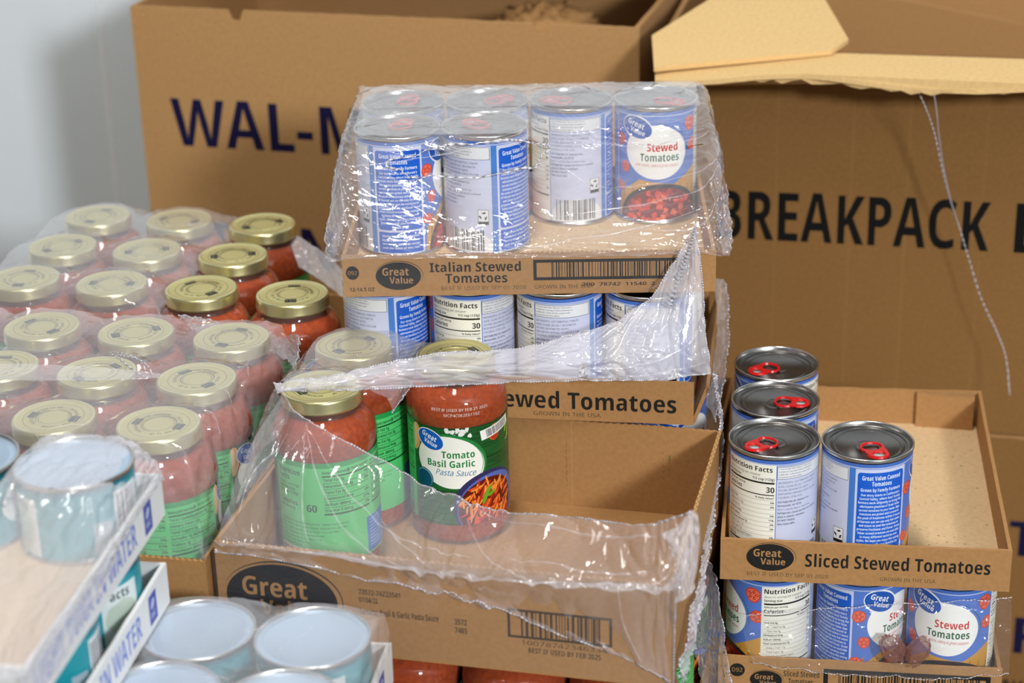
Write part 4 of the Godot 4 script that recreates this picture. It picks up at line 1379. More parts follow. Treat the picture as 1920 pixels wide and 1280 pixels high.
	var tops := [
		[0.004, low],
		[[0.002, 0.002, 0.003, 0.003, 0.003, 0.003, 0.003, 0.003, 0.003, 0.003, 0.002, 0.002], [0.036, 0.042, 0.047, 0.047, 0.046, 0.045, 0.045, 0.046, 0.047, 0.047, 0.044, 0.038]],
		[[-0.02, -0.02, -0.016, -0.014, -0.014, -0.018, -0.026, -0.026, -0.016, -0.014, -0.02, -0.02], [0.038, 0.052, 0.066, 0.068, 0.066, 0.060, 0.056, 0.056, 0.068, 0.072, 0.056, 0.040]],
		[[-0.05, -0.05, -0.044, -0.040, -0.042, -0.056, -0.070, -0.066, -0.048, -0.044, -0.05, -0.05], [0.039, 0.060, 0.092, 0.096, 0.094, 0.082, 0.070, 0.074, 0.092, 0.096, 0.062, 0.040]],
		[[-0.085, -0.085, -0.080, -0.074, -0.074, -0.090, -0.116, -0.112, -0.096, -0.092, -0.09, -0.085], [0.040, 0.066, 0.112, 0.1175, 0.1170, 0.108, 0.094, 0.096, 0.106, 0.106, 0.070, 0.040]],
		[-0.125, [0.040, 0.068, 0.113, 0.1178, 0.1175, 0.1165, 0.110, 0.110, 0.112, 0.110, 0.074, 0.040]],
		[-0.17, [0.040, 0.068, 0.113, 0.1178, 0.1170, 0.1170, 0.1170, 0.1170, 0.1172, 0.113, 0.074, 0.040]],
		[-0.238, [0.040, 0.068, 0.113, 0.1174, 0.1172, 0.1172, 0.1172, 0.1172, 0.1172, 0.113, 0.074, 0.040]],
	]
	var g := film_grid(local_net(t1, xs, tops), 190, 150, 0.0034, 16.0, 24.0, 14)
	# the hole torn in front of the second can, and a slit near the last one
	var gone := PackedByteArray()
	gone.resize(190 * 150)
	for i in 150:
		for j in 190:
			var u := (j + 0.5) / 190.0
			var v := (i + 0.5) / 150.0
			var r := Vector2((u - 0.405) / 0.085, (v - 0.50 - (u - 0.405) * 0.5) / 0.060).length()
			var wob := 0.18 * sin(u * 90.0) + 0.14 * sin(v * 130.0 + u * 40.0)
			var r2 := Vector2((u - 0.69) / 0.045, (v - 0.53) / 0.016).length()
			if r + wob < 1.0 or r2 + wob < 1.0:
				gone[i * 190 + j] = 1
	o = film("clear crackling film over the six cans of the top tray, with a torn hole", g, M.film_thin, [], gone)
	for s in [[[0.14, 0.5], [0.26, 0.46], [0.36, 0.5], [0.46, 0.6]], [[0.36, 0.2], [0.46, 0.13], [0.58, 0.2], [0.74, 0.3]], [[0.52, 0.5], [0.62, 0.42], [0.76, 0.44], [0.9, 0.52]], [[0.92, 0.5], [0.86, 0.36], [0.83, 0.2]], [[0.2, 0.44], [0.24, 0.32], [0.28, 0.16]], [[0.5, 0.3], [0.6, 0.34], [0.72, 0.36], [0.84, 0.46]], [[0.55, 0.62], [0.66, 0.56], [0.8, 0.6]], [[0.88, 0.5], [0.9, 0.3], [0.9, 0.1]], [[0.16, 0.5], [0.12, 0.3], [0.1, 0.1]], [[0.62, 0.26], [0.7, 0.2], [0.78, 0.3]]]:
		crease(o, g, s, 0.0013)
	# a second layer of film lies on the lids
	var b2 := Builder.new()
	b2.grid(film_grid([[t1 * Vector3(0.004, 0.1190, -0.240), t1 * Vector3(0.11, 0.1190, -0.240), t1 * Vector3(0.21, 0.1188, -0.240), t1 * Vector3(0.316, 0.1185, -0.240)], [t1 * Vector3(0.004, 0.1192, -0.205), t1 * Vector3(0.11, 0.1194, -0.205), t1 * Vector3(0.21, 0.1192, -0.205), t1 * Vector3(0.316, 0.119, -0.205)], [t1 * Vector3(0.004, 0.1188, -0.166), t1 * Vector3(0.11, 0.1190, -0.166), t1 * Vector3(0.21, 0.1188, -0.164), t1 * Vector3(0.316, 0.1175, -0.162)]], 90, 24, 0.0009, 22.0, 22.0, 91))
	part("upper_layer", b2.mesh(), M.film_thin, o)
	b2 = Builder.new()
	b2.grid(film_grid([[t1 * Vector3(0.006, 0.1190, -0.164), t1 * Vector3(0.08, 0.1192, -0.164), t1 * Vector3(0.158, 0.1190, -0.164)], [t1 * Vector3(0.006, 0.1192, -0.12), t1 * Vector3(0.08, 0.1194, -0.12), t1 * Vector3(0.160, 0.1190, -0.12)], [t1 * Vector3(0.012, 0.1190, -0.083), t1 * Vector3(0.08, 0.1190, -0.082), t1 * Vector3(0.154, 0.1180, -0.084)]], 60, 24, 0.0009, 22.0, 22.0, 92))
	part("upper_layer", b2.mesh(), M.film_thin, o)
	var rim_path := []
	for k in 61:
		var an := TAU * k / 60.0
		var uu := 0.405 + 0.088 * cos(an) * (1.0 + 0.1 * sin(an * 5.0))
		var vv := 0.50 + (uu - 0.405) * 0.5 + 0.062 * sin(an) * (1.0 + 0.1 * sin(an * 7.0))
		rim_path.append(g[int(vv * 150)][int(uu * 190)])
	curl(o, rim_path, 0.0012, 19)
	var w4 := 4 * CAN_PITCH + 0.007
	film("tight film over the printed front of the Italian Stewed Tomatoes tray", film_grid([[t1 * Vector3(-0.002, 0.0385, 0.0014), t1 * Vector3(w4 * 0.5, 0.0385, 0.0018), t1 * Vector3(w4 * 0.93, 0.0385, 0.0014)], [t1 * Vector3(-0.002, 0.02, 0.0018), t1 * Vector3(w4 * 0.5, 0.02, 0.0026), t1 * Vector3(w4 * 0.90, 0.02, 0.0018)], [t1 * Vector3(-0.002, 0.001, 0.0014), t1 * Vector3(w4 * 0.5, 0.001, 0.0018), t1 * Vector3(w4 * 0.82, 0.001, 0.0014)]], 100, 24, 0.0006, 12.0, 30.0, 62, 0.006, [0, 0, 0, 1]), M.film_tight, [3], PackedByteArray(), 0.0006)
	# lower right cans
	var s2 := spot(0.1722, -0.9745, 1.483, 8.26)
	o = film("thin clear film across the fronts of the cans under the Sliced tray", film_grid([[s2 * Vector3(0.02, 0.085, 0.004), s2 * Vector3(0.08, 0.094, 0.004), s2 * Vector3(0.16, 0.104, 0.003), s2 * Vector3(0.244, 0.112, 0.001)], [s2 * Vector3(0.02, 0.060, 0.005), s2 * Vector3(0.08, 0.066, 0.006), s2 * Vector3(0.16, 0.07, 0.006), s2 * Vector3(0.246, 0.08, 0.002)], [s2 * Vector3(0.03, 0.036, 0.006), s2 * Vector3(0.08, 0.030, 0.006), s2 * Vector3(0.16, 0.026, 0.005), s2 * Vector3(0.247, 0.034, 0.003)]], 90, 60, 0.0028, 34.0, 40.0, 15, 0.008, [1, 1, 1, 0]), M.film_tight, [0, 1], PackedByteArray(), 0.0005)
	for k in 2:
		# two crumpled knots where the film has bunched, tinted brown
		var fn := FastNoiseLite.new()
		fn.noise_type = FastNoiseLite.TYPE_SIMPLEX_SMOOTH
		fn.seed = 81 + k
		fn.frequency = 1.0
		var gk := []
		for i in 33:
			var row := []
			for j in 49:
				var a := TAU * j / 48.0
				var h := PI * (i + 0.02) / 32.04
				var dv := Vector3(sin(h) * cos(a), cos(h), sin(h) * sin(a))
				var kk := 0.72 + 0.30 * fn.get_noise_3d(dv.x * 1.3, dv.y * 0.7, dv.z * 1.3) + 0.10 * ridged(fn.get_noise_3dv(dv * 1.8))
				row.append(Vector3(dv.x * 0.0125, dv.y * 0.0185, dv.z * 0.0055) * kk)
			gk.append(row)
		var kn := Builder.new()
		kn.grid(gk)
		part("film_knot", kn.mesh(), M.knot, o, s2 * Transform3D(Basis(Vector3.BACK, (0.5 if k == 0 else -0.4)), Vector3(0.148 + k * 0.021, 0.060 - k * 0.001, 0.008)))
	# tuna, left stack and bottom tray
	var u_ := spot(-0.6583, -0.6985, 1.1180, 9.3)
	var ux := [0.258, 0.270, 0.300, 0.335, 0.352, 0.3575, 0.359]
	film("hazy film draped from the tall tuna can down over the emptied white tray", film_grid(local_net(u_, ux, [
		[-0.268, [0.04, 0.055, 0.058, 0.055, 0.04, 0.034, 0.030]],
		[-0.262, [0.050, 0.066, 0.068, 0.066, 0.050, 0.037, 0.031]],
		[-0.222, [0.054, 0.0672, 0.0674, 0.0672, 0.052, 0.037, 0.030]],
		[-0.182, [0.050, 0.0662, 0.0672, 0.0662, 0.050, 0.037, 0.028]],
		[-0.150, [0.044, 0.052, 0.054, 0.052, 0.042, 0.036, 0.022]],
		[-0.100, [0.036, 0.042, 0.044, 0.042, 0.038, 0.036, 0.014]],
		[-0.040, [0.030, 0.034, 0.036, 0.037, 0.037, 0.036, 0.006]],
		[0.012, [0.026, 0.030, 0.034, 0.036, 0.036, 0.035, 0.000]],
	]), 90, 130, 0.0030, 45.0, 12.0, 16, 0.006, [0, 0, 1, 1]), M.film_hazy, [3])
	var f_ := spot(-0.4939, -0.8305, 1.0906, 9.9)
	var fc := []
	for i in 4:
		for j in 3:
			fc.append([i, j])
	lid_film("film lying flat over the pale blue lids of the bottom tuna tray", f_, fc, TUNA_PITCH, 0.0035, 0.003 + TUNA_H, 0.0425, 0.12, 4 * TUNA_PITCH + 0.0035, 0.0, -3 * TUNA_PITCH - 0.005, 0.008, steps([0.0, 0.055, 0.4], [0.004, 0.034, 1.0], 6), [], M.film, 51)
	# strips and strands
	single("plastic_strip", sheet_mesh(film_grid(net("wall_strip"), 60, 6, 0.001, 12.0, 40.0, 17)), M.film, "long translucent plastic strip hanging in front of the grey wall", "plastic strip")
	for k in 2:
		var path := []
		var pts := [W(0.4037, -0.5462, 1.9050), W(0.4178, -0.5727, 1.9100), W(0.4308, -0.6037, 1.9200), W(0.4421, -0.6411, 1.9300), W(0.4535, -0.6776, 1.9350), W(0.4680, -0.7148, 1.9400), W(0.4803, -0.7506, 1.9400), W(0.4942, -0.7910, 1.9350), W(0.5099, -0.8238, 1.9250), W(0.5208, -0.8525, 1.9200), W(0.5253, -0.8914, 1.9100)] if k == 0 else [W(0.4223, -0.5484, 1.9050), W(0.4285, -0.5730, 1.9100), W(0.4351, -0.6039, 1.9200), W(0.4437, -0.6411, 1.9290), W(0.4541, -0.6776, 1.9340), W(0.4679, -0.7148, 1.9390)]
		for s in 61:
			path.append(along(pts, s / 60.0))
		var b := Builder.new()
		b.tube(path, 0.0009, 6)
		single("plastic_strand", b.mesh(), M.film_edge, "long thin plastic strand hanging from the folded flap past the word BREAKPACK" if k == 0 else "short thin plastic strand joining the long one below the folded flap", "plastic strand")

func sheet_mesh(g: Array) -> ArrayMesh:
	var b := Builder.new()
	b.grid(g)
	return b.mesh()

# a curl along the torn right side of a lid film
func film_cut(o: Node3D) -> void:
	var m: ArrayMesh = (o.get_node("sheet") as MeshInstance3D).mesh
	var v: PackedVector3Array = m.surface_get_arrays(0)[Mesh.ARRAY_VERTEX]
	var n := 1
	while n < v.size() and (v[n] - v[n - 1]).length() < 0.06:
		n += 1
	var path := []
	for k in range(n - 1, v.size(), n):
		path.append(v[k])
	curl(o, path, 0.0009, 12)

# ---------------------------------------------------------------- the scene
func _ready() -> void:
	var pitch := deg_to_rad(23.0999)
	var roll := deg_to_rad(1.54)
	var cr := cos(roll)
	var sr := sin(roll)
	var cp := cos(pitch)
	var sp := sin(pitch)
	var cam := Camera3D.new()
	cam.name = "camera"
	var lens := CameraAttributesPhysical.new()
	lens.frustum_focal_length = 69.94
	lens.frustum_focus_distance = 1.69
	lens.frustum_near = 0.05
	lens.frustum_far = 50.0
	lens.exposure_aperture = 4.6
	cam.attributes = lens
	cam.fov = 19.4734
	cam.transform = Transform3D(Basis(Vector3(cr, -sr * cp, sr * sp), Vector3(sr, cr * cp, -cr * sp), Vector3(0, sp, cp)), W(0, 0, 0))
	add_child(cam)
	cam.current = true
	var env := Environment.new()
	env.background_mode = Environment.BG_COLOR
	env.background_color = Color(0.0, 0.0, 0.0)
	env.tonemap_mode = Environment.TONE_MAPPER_LINEAR
	env.tonemap_exposure = 0.80
	env.sdfgi_enabled = true
	env.ssao_enabled = true
	env.ssil_enabled = true
	var we := WorldEnvironment.new()
	we.name = "surroundings"
	we.environment = env
	add_child(we)
	make_materials()
	# fluorescent panels in the ceiling
	for p in [[-1.6, -0.6, 1.1], [-0.2, 0.75, 5.8]]:
		ceiling_panel(p[0], p[1], p[2])
	# daylight from a window behind the lens, high on the right
	bright_window(1.78, 1.18, -2.72, 0.62, 0.55, 24.0)
	build_room()
	build_boxes()
	build_cans()
	build_jars()
	build_tuna()
	build_films()

func ceiling_panel(x: float, z: float, energy: float) -> void:
	var at := W(x, 1.89, z)
	var o := thing("ceiling_light", "flat white fluorescent ceiling panel directly above the stacked cases" if x > -1.0 else "flat white fluorescent ceiling panel in front of the cases, to the left of the camera", "ceiling light", Transform3D(Basis(), at), "ceiling lights")
	var b := Builder.new()
	b.box(Vector3(-0.18, -0.012, -0.62), Vector3(-0.15, 0.0, 0.62)); b.box(Vector3(0.15, -0.012, -0.62), Vector3(0.18, 0.0, 0.62))
	b.box(Vector3(-0.15, -0.012, -0.62), Vector3(0.15, 0.0, -0.59)); b.box(Vector3(-0.15, -0.012, 0.59), Vector3(0.15, 0.0, 0.62))
	part("frame", b.mesh(), M.white, o)
	b = Builder.new()
	b.box(Vector3(-0.15, -0.006, -0.59), Vector3(0.15, 0.0, 0.59))
	part("lamp_panel", b.mesh(), M.glow, o)
	var l := AreaLight3D.new()
	l.name = "panel_light"
	l.area_size = Vector2(0.28, 1.16)
	l.light_energy = energy
	l.light_color = Color(1.0, 0.985, 0.955)
	l.shadow_enabled = true
	l.area_range = 12.0
	l.area_attenuation = 2.0
	l.transform = Transform3D(Basis(Vector3.RIGHT, -PI / 2), Vector3(0, -0.02, 0))
	o.add_child(l)

func bright_window(x: float, y: float, z: float, w: float, h: float, energy: float) -> void:
	var o := Node3D.new()
	o.name = "window_1"
	o.set_meta("kind", "structure")
	o.transform = Transform3D(Basis(Vector3.UP, PI), W(x, y, z))      # faces the stacks
	add_child(o)
	var b := Builder.new()
	for s in [-1.0, 0.0, 1.0]:
		b.box(Vector3(s * w * 0.5 - 0.03, -h * 0.5 - 0.03, -0.02), Vector3(s * w * 0.5 + 0.03, h * 0.5 + 0.03, 0.02))
	for s in [-1.0, 1.0]:
		b.box(Vector3(-w * 0.5, s * h * 0.5 - 0.03, -0.02), Vector3(w * 0.5, s * h * 0.5 + 0.03, 0.02))
	part("frame", b.mesh(), M.white, o)
	b = Builder.new()
	b.box(Vector3(-w * 0.5, -h * 0.5, -0.012), Vector3(w * 0.5, h * 0.5, -0.006))
	part("window_pane", b.mesh(), M.daylight, o)
	var l := AreaLight3D.new()
	l.name = "window_light"
	l.area_size = Vector2(w - 0.06, h - 0.06)
	l.light_energy = energy
	l.light_color = Color(0.97, 0.985, 1.0)
	l.shadow_enabled = true
	l.area_range = 14.0
	l.area_attenuation = 2.0
	l.transform = Transform3D(Basis(Vector3.UP, PI), Vector3(0, 0, 0.03))
	o.add_child(l)

func make_materials() -> void:
	kraft_tex = noise_tex(0.035, Color(0.925, 0.925, 0.925), Color(1.0, 1.0, 1.0), 3)
	grain_tex = noise_tex(0.06, Color(0.2, 0.2, 0.2), Color(0.8, 0.8, 0.8), 8, 512, 3)
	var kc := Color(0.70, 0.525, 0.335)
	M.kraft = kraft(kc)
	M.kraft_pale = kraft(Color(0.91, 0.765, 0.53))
	M.liner = kraft(Color(0.88, 0.75, 0.58), tex(tray_print("stains")))
	M.scuffed = kraft(kc, tex(tray_print("scuffs")))
	M.code = plain(Color(0.93, 0.86, 0.80), 0.5)
	M.code.albedo_texture = tex(code_image())
	M.code.transparency = BaseMaterial3D.TRANSPARENCY_ALPHA_SCISSOR
	M.code.alpha_scissor_threshold = 0.5
	M.tray_italian = kraft(kc, tex(tray_print("italian")))
	M.tray_sliced = kraft(kc, tex(tray_print("sliced")))
	M.tray_second = kraft(kc, tex(tray_print("second")))
	M.tray_lower = kraft(kc, tex(tray_print("lower")))
	M.tray_jars = kraft(kc, tex(tray_print("jars")))
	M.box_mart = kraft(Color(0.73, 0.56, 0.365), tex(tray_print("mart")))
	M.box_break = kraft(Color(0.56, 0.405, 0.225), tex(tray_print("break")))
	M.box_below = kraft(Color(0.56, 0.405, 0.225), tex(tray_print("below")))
	M.tray_white = plain(Color(0.90, 0.90, 0.90), 0.45)
	M.tray_tuna = plain(Color(0.90, 0.90, 0.90), 0.45)
	M.tray_tuna.detail_enabled = true
	M.tray_tuna.detail_albedo = tex(tray_print("tuna"))
	M.tray_tuna.detail_uv_layer = BaseMaterial3D.DETAIL_UV_2
	M.can_label = plain(Color.WHITE, 0.32)
	M.can_label.albedo_texture = tex(can_label_image())
	M.jar_label = plain(Color.WHITE, 0.3)
	M.jar_label.albedo_texture = tex(jar_label_image())
	M.tuna_label = plain(Color.WHITE, 0.35)
	M.tuna_label.albedo_texture = tex(tuna_label_image())
	M.tin = plain(Color(0.80, 0.80, 0.79), 0.24, 1.0)
	M.tin_dark = plain(Color(0.46, 0.45, 0.44), 0.3, 1.0)
	M.tuna_lid = plain(Color(0.74, 0.82, 0.90), 0.42, 0.7)
	M.red_tab = plain(Color(0.78, 0.06, 0.06), 0.28)
	M.gold = plain(Color(0.88, 0.85, 0.64), 0.28, 0.9)
	M.gold_print = plain(Color(0.90, 0.90, 0.86), 0.42, 0.7)
	M.gold_print.albedo_texture = tex(jar_lid_image())
	M.sauce = plain(Color.WHITE, 0.35)
	M.sauce.albedo_texture = noise_tex(0.05, Color(0.50, 0.165, 0.01), Color(0.75, 0.31, 0.025), 12, 256)
	M.sauce.metallic_specular = 0.15
	M.sauce.uv1_triplanar = true
	M.sauce.uv1_scale = Vector3(16, 16, 16)
	M.neck = plain(Color(0.34, 0.16, 0.08), 0.5)
	M.glass = plain(Color(1, 1, 1, 0.02), 0.03)
	M.glass.transparency = BaseMaterial3D.TRANSPARENCY_ALPHA
	M.wall = plain(Color(0.88, 0.91, 0.93), 0.55)
	M.wall.heightmap_enabled = true
	M.wall.heightmap_texture = grain_tex
	M.wall.heightmap_scale = 0.06
	M.wall.uv1_triplanar = true
	M.wall.uv1_scale = Vector3(2, 2, 2)
	M.white = plain(Color(0.86, 0.86, 0.85), 0.7)
	M.ceiling = plain(Color(0.70, 0.70, 0.69), 0.8)
	M.room = plain(Color(0.50, 0.50, 0.49), 0.7)
	M.concrete = plain(Color(0.52, 0.51, 0.49), 0.6)
	M.wood = plain(Color(0.62, 0.48, 0.32), 0.7)
	M.daylight = plain(Color(0.9, 0.93, 0.96), 0.5)
	M.daylight.emission_enabled = true
	M.daylight.emission = Color(0.95, 0.98, 1.0)
	M.daylight.emission_energy_multiplier = 2.0
	M.glow = plain(Color(0.9, 0.9, 0.88), 0.5)
	M.glow.emission_enabled = true
	M.glow.emission = Color(1.0, 0.985, 0.955)
	M.glow.emission_energy_multiplier = 1.5
	M.knot = plain(Color(0.56, 0.37, 0.33, 0.42), 0.1)
	M.knot.transparency = BaseMaterial3D.TRANSPARENCY_ALPHA
	M.film_tight = film_mat(0.035, 0.07, 0.02)
	M.film = film_mat(0.19, 0.09, 0.02)
	M.film_thin = film_mat(0.13, 0.07, 0.02)
	M.film_hazy = film_mat(0.33, 0.10, 0.02)
	M.film_thick = film_mat(0.40, 0.09, 0.02)
	M.film_edge = film_mat(0.66, 0.15, 0.0)

func build_room() -> void:
	structure("floor", W(-3.2, -1.5, -3.0), W(3.2, -1.40, 3.0), M.concrete)
	structure("ceiling", W(-3.2, 1.90, -3.0), W(3.2, 2.02, 3.0), M.ceiling)
	structure("wall_back", W(-3.2, -1.40, 2.78), W(3.2, 1.90, 2.95), M.wall)
	structure("wall_front", W(-3.2, -1.40, -2.95), W(3.2, 1.90, -2.75), M.room)
	structure("wall_left", W(-3.15, -1.40, -2.75), W(-3.0, 1.90, 2.78), M.room)
	structure("wall_right", W(3.0, -1.40, -2.75), W(3.15, 1.90, 2.78), M.room)

func build_boxes() -> void:
	var d := 0.36
	var mart := carton("shipping_box", "big brown shipping box printed WAL-M in navy, by the grey wall behind the jars", spot(-0.427, -0.96, 2.25, 16), 0.595, d, 0.43, M.box_mart, false, [0.13, 0.485])
	part("rear_flap", sheet([Vector3(0.01, 0.432, -0.355), Vector3(0.59, 0.432, -0.355), Vector3(0.58, 0.515, -0.12), Vector3(0.02, 0.515, -0.12)], 0.005), M.kraft, mart)
	carton("shipping_box", "closed brown box underneath the navy-printed box by the grey wall", spot(-0.427, -1.40, 2.25, 16), 0.595, d, 0.435, M.kraft, true)
	crumpled_paper()
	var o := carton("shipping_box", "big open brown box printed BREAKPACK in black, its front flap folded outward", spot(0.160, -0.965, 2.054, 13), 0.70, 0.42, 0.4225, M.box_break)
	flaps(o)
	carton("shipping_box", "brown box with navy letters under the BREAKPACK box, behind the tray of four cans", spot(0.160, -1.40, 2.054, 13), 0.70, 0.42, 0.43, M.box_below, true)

# a lump of crumpled brown packing paper
func crumpled_paper() -> void:
	var f := FastNoiseLite.new()
	f.noise_type = FastNoiseLite.TYPE_SIMPLEX_SMOOTH
	f.seed = 77
	f.frequency = 1.0
	var g := []
	for i in 25:
		var row := []
		for j in 41:
			var a := TAU * j / 40.0
			var h := PI * (i + 0.02) / 24.04
			var d := Vector3(sin(h) * cos(a) * 1.3, cos(h) * 0.8, sin(h) * sin(a))
			var k := 0.045 * (1.0 + 0.30 * ridged(f.get_noise_3dv(d * 2.2)) + 0.16 * ridged(f.get_noise_3dv(d * 5.0)))
			row.append(W(0.05, -0.605, 2.33) + d * k)
		g.append(row)
	var b := Builder.new()
	b.grid(g)
	single("packing_paper", b.mesh(), M.kraft, "crumpled brown packing paper sticking out of the navy-printed box", "paper")

func flaps(o: Node3D) -> void:
	var inv := o.transform.affine_inverse()
	var q := func(x, y, z): return inv * W(x, y, z)
	# front flap folded out towards the viewer and a little down, with a torn front edge
	var pts := [Vector3(0.0, 0.4225, 0.001), Vector3(0.70, 0.4225, 0.001)]
	var r := RandomNumberGenerator.new()
	r.seed = 4
	for k in 29:
		var x := 0.70 - 0.685 * k / 28.0
		pts.append(Vector3(x, 0.4225 - 0.002 - 0.005 * sin(k * 0.5), (0.088 + 0.016 * k / 28.0) + r.randf_range(-0.003, 0.003) + 0.004 * sin(k * 0.8)))
	part("front_flap", sheet(pts, 0.005), M.kraft_pale, o)
	# pale torn liner hanging from the flap's front edge
	var tb := Builder.new()
	var prev := []
	for k in 71:
		var x := 0.015 + 0.685 * k / 70.0
		var zf := 0.0875 + 0.016 * (1.0 - x / 0.70) + 0.004 * sin((0.70 - x) * 32.0)
		var yt := 0.4185 - 0.004 * sin((0.70 - x) * 20.0)
		var here := [Vector3(x, yt, zf), Vector3(x, yt - 0.003 - 0.006 * r.randf() * r.randf(), zf - 0.001), Vector3(x, yt - 0.001, zf - 0.003)]
		if k > 0:
			tb.quad(prev[0], here[0], here[1], prev[1], Vector3.BACK)
			tb.quad(prev[1], here[1], here[2], prev[2], Vector3.DOWN)
		prev = here
	part("torn_liner", tb.mesh(), M.kraft_pale, o)
	# left flap bent over the corner
	part("side_flap", sheet([Vector3(0.012, 0.4255, 0.09), Vector3(0.185, 0.428, 0.012), Vector3(0.20, 0.432, -0.02), Vector3(0.135, 0.475, -0.20), Vector3(0.095, 0.478, -0.21), Vector3(0.045, 0.452, -0.10), Vector3(-0.004, 0.435, 0.0)], 0.005), M.kraft_pale, o)
	# rear flap hanging inside
	part("rear_flap", sheet([Vector3(0.05, 0.43, -0.36), Vector3(0.69, 0.33, -0.30), Vector3(0.69, 0.16, -0.31), Vector3(0.05, 0.18, -0.37)], 0.005), M.kraft, o)

func build_cans() -> void:
	var can := make_can()
	var e := 0.0035
	var w4 := 4 * CAN_PITCH + 2 * e
	var w3 := 3 * CAN_PITCH + 2 * e
	carton("base_box", "tall plain brown box on the floor under the right-hand can trays", spot(0.1722, -1.40, 1.483, 8.26), 3 * CAN_PITCH + 2 * e, 4 * CAN_PITCH + 2 * e, 0.422, M.kraft, true)
	# top case
	var t1 := spot(-0.144, -0.634, 1.594, 1.8)
	tray("can_tray", "brown tray printed Italian Stewed Tomatoes with bar code, top of the middle stack", t1, w4, w3, 0.038, 0.036, 0.036, M.tray_italian, M.kraft, M.kraft, 0.0042)
	var g := "cans in the top tray of the middle stack"
	for c in [[0, 1, 198, "blue labelled tomato can at the left front of the top tray, under torn film"], [1, 1, 147, "tomato can behind the torn film hole, beside the top tray's left front can"], [0, 2, 200, "tomato can in the back row of the top tray, leftmost lid"], [1, 2, 230, "tomato can in the back row of the top tray, second lid from the left"], [2, 2, 109, "tomato can behind the empty floor of the top tray, third lid of the back row"], [3, 2, 293, "tomato can showing its red and white label front, right end of the top tray"]]:
		seat(can, t1, c[0], c[1], CAN_PITCH, 0.003, c[2], c[3], g, e)
	# second case
	var t2 := spot(-0.160, -0.750, 1.612, 9.0)
	var second := tray("can_tray", "brown tray reading Stewed Tomatoes behind the pasta sauce case, second from top", t2, w4, w3, 0.040, 0.036, 0.036, M.tray_second, M.kraft, M.kraft)
	# its right wall has splayed outward
	(second.get_node("side_wall") as Node3D).transform = Transform3D(Basis(Vector3.BACK, -0.34) * Basis(Vector3.UP, PI / 2), Vector3(w4 + 0.001, 0.0, -0.0034))
	g = "cans in the second tray of the middle stack"
	for c in [[0, 0, 152, "can with blue story panel below the left end of the Italian tray"], [1, 0, 65, "can showing Nutrition Facts and Calories 30 below the Italian tray"], [2, 0, 112, "can with pale ingredients panel under the middle of the Italian tray"], [3, 0, 109, "can half veiled by the bunched film under the Italian tray's bar code"], [3, 1, 300, "can glimpsed at the right side of the second tray, behind the bunched film"], [3, 2, 320, "rearmost can at the right side of the second tray"]]:
		seat(can, t2, c[0], c[1], CAN_PITCH, 0.003, c[2], c[3], g, e)
	# third case
	var t3 := spot(-0.140, -0.866, 1.672, 12.5)
	tray("can_tray", "brown tray mostly hidden behind the pasta sauce case, third in the middle stack", t3, w4, w3, 0.040, 0.036, 0.036, M.kraft, M.kraft, M.kraft)
	g = "cans of the third tray seen through the gap"
	for i in 4:
		seat(can, t3, i, 0, CAN_PITCH, 0.003, [90, 150, 200, 260][i], ["first", "second", "third", "last"][i] + " can from the left in the dark gap behind the emblem case's back wall", g, e)
	carton("base_box", "plain brown box holding up the middle stack of can trays", spot(-0.14, -1.40, 1.672, 12.5), w4, w3, 0.530, M.kraft, true)
	# right-hand stack
	var s1 := spot(0.1722, -0.8582, 1.483, 8.26)
	var tr := tray("can_tray", "brown tray printed Sliced Stewed Tomatoes holding four cans, right-hand stack", s1, w3, 4 * CAN_PITCH + 2 * e, 0.039, 0.040, 0.039, M.tray_sliced, M.kraft, M.kraft, 0.0)
	part("corner_flap", board(0.055, flat_top(0.036, 0.002, 8, 5), 0.003), M.kraft, tr, Transform3D(Basis(Vector3.UP, -0.10), Vector3(w3 - 0.062, 0.003, -4 * CAN_PITCH - 2 * e + 0.0085)))
	g = "open cans in the right-hand tray"
	for c in [[0, 0, 72, "front can with Nutrition Facts and red pull tab in the right-hand tray"], [1, 0, 175, "can with blue Great Value Canned Tomatoes story panel in the right-hand tray"], [0, 1, 160, "second can back in the left column of the right-hand tray, tab turned right"], [0, 2, 338, "rearmost of the three lined-up cans in the right-hand tray"]]:
		var k := seat(can, s1, c[0], c[1], CAN_PITCH, 0.003, c[2], c[3], g, e)
		if c[1] == 0 and c[0] == 0:
			turn_tab(k, -58.0)
		elif c[0] == 1:
			turn_tab(k, 15.0)
		elif c[1] == 1:
			turn_tab(k, 80.0)
		else:
			turn_tab(k, -62.0)
	var s2 := spot(0.1722, -0.9745, 1.483, 8.26)
	tray("can_tray", "bottom brown tray with round D92 mark and big bar code, right-hand stack", s2, w3, 4 * CAN_PITCH + 2 * e, 0.040, 0.036, 0.036, M.tray_lower, M.kraft, M.kraft, 0.0)
	g = "cans under the right-hand tray"
	for c in [[0, 0, 10, "can under the Sliced tray with Nutrition Facts to the fore, left end"], [1, 0, 238, "can under the Sliced tray, blue text at left and tomato slices at right"], [2, 0, 300, "can under the Sliced tray with white Stewed Tomatoes oval facing forward"], [0, 1, 40, "can in the second row under the right-hand tray, left side"], [2, 3, 80, "can at the back right under the right-hand tray"], [0, 3, 80, "can at the back left under the right-hand tray"]]:
		seat(can, s2, c[0], c[1], CAN_PITCH, 0.003, c[2], c[3], g, e)

# the tab of one can, turned to lie at the given bearing from the front of the lid as the lens sees it
func turn_tab(k: Node3D, deg: float) -> void:
	var tab: Node3D = k.get_node("pull_tab")
	var yaw := k.transform.basis.get_euler().y
	tab.transform = Transform3D(Basis(Vector3.UP, deg_to_rad(deg) - yaw), Vector3.ZERO)

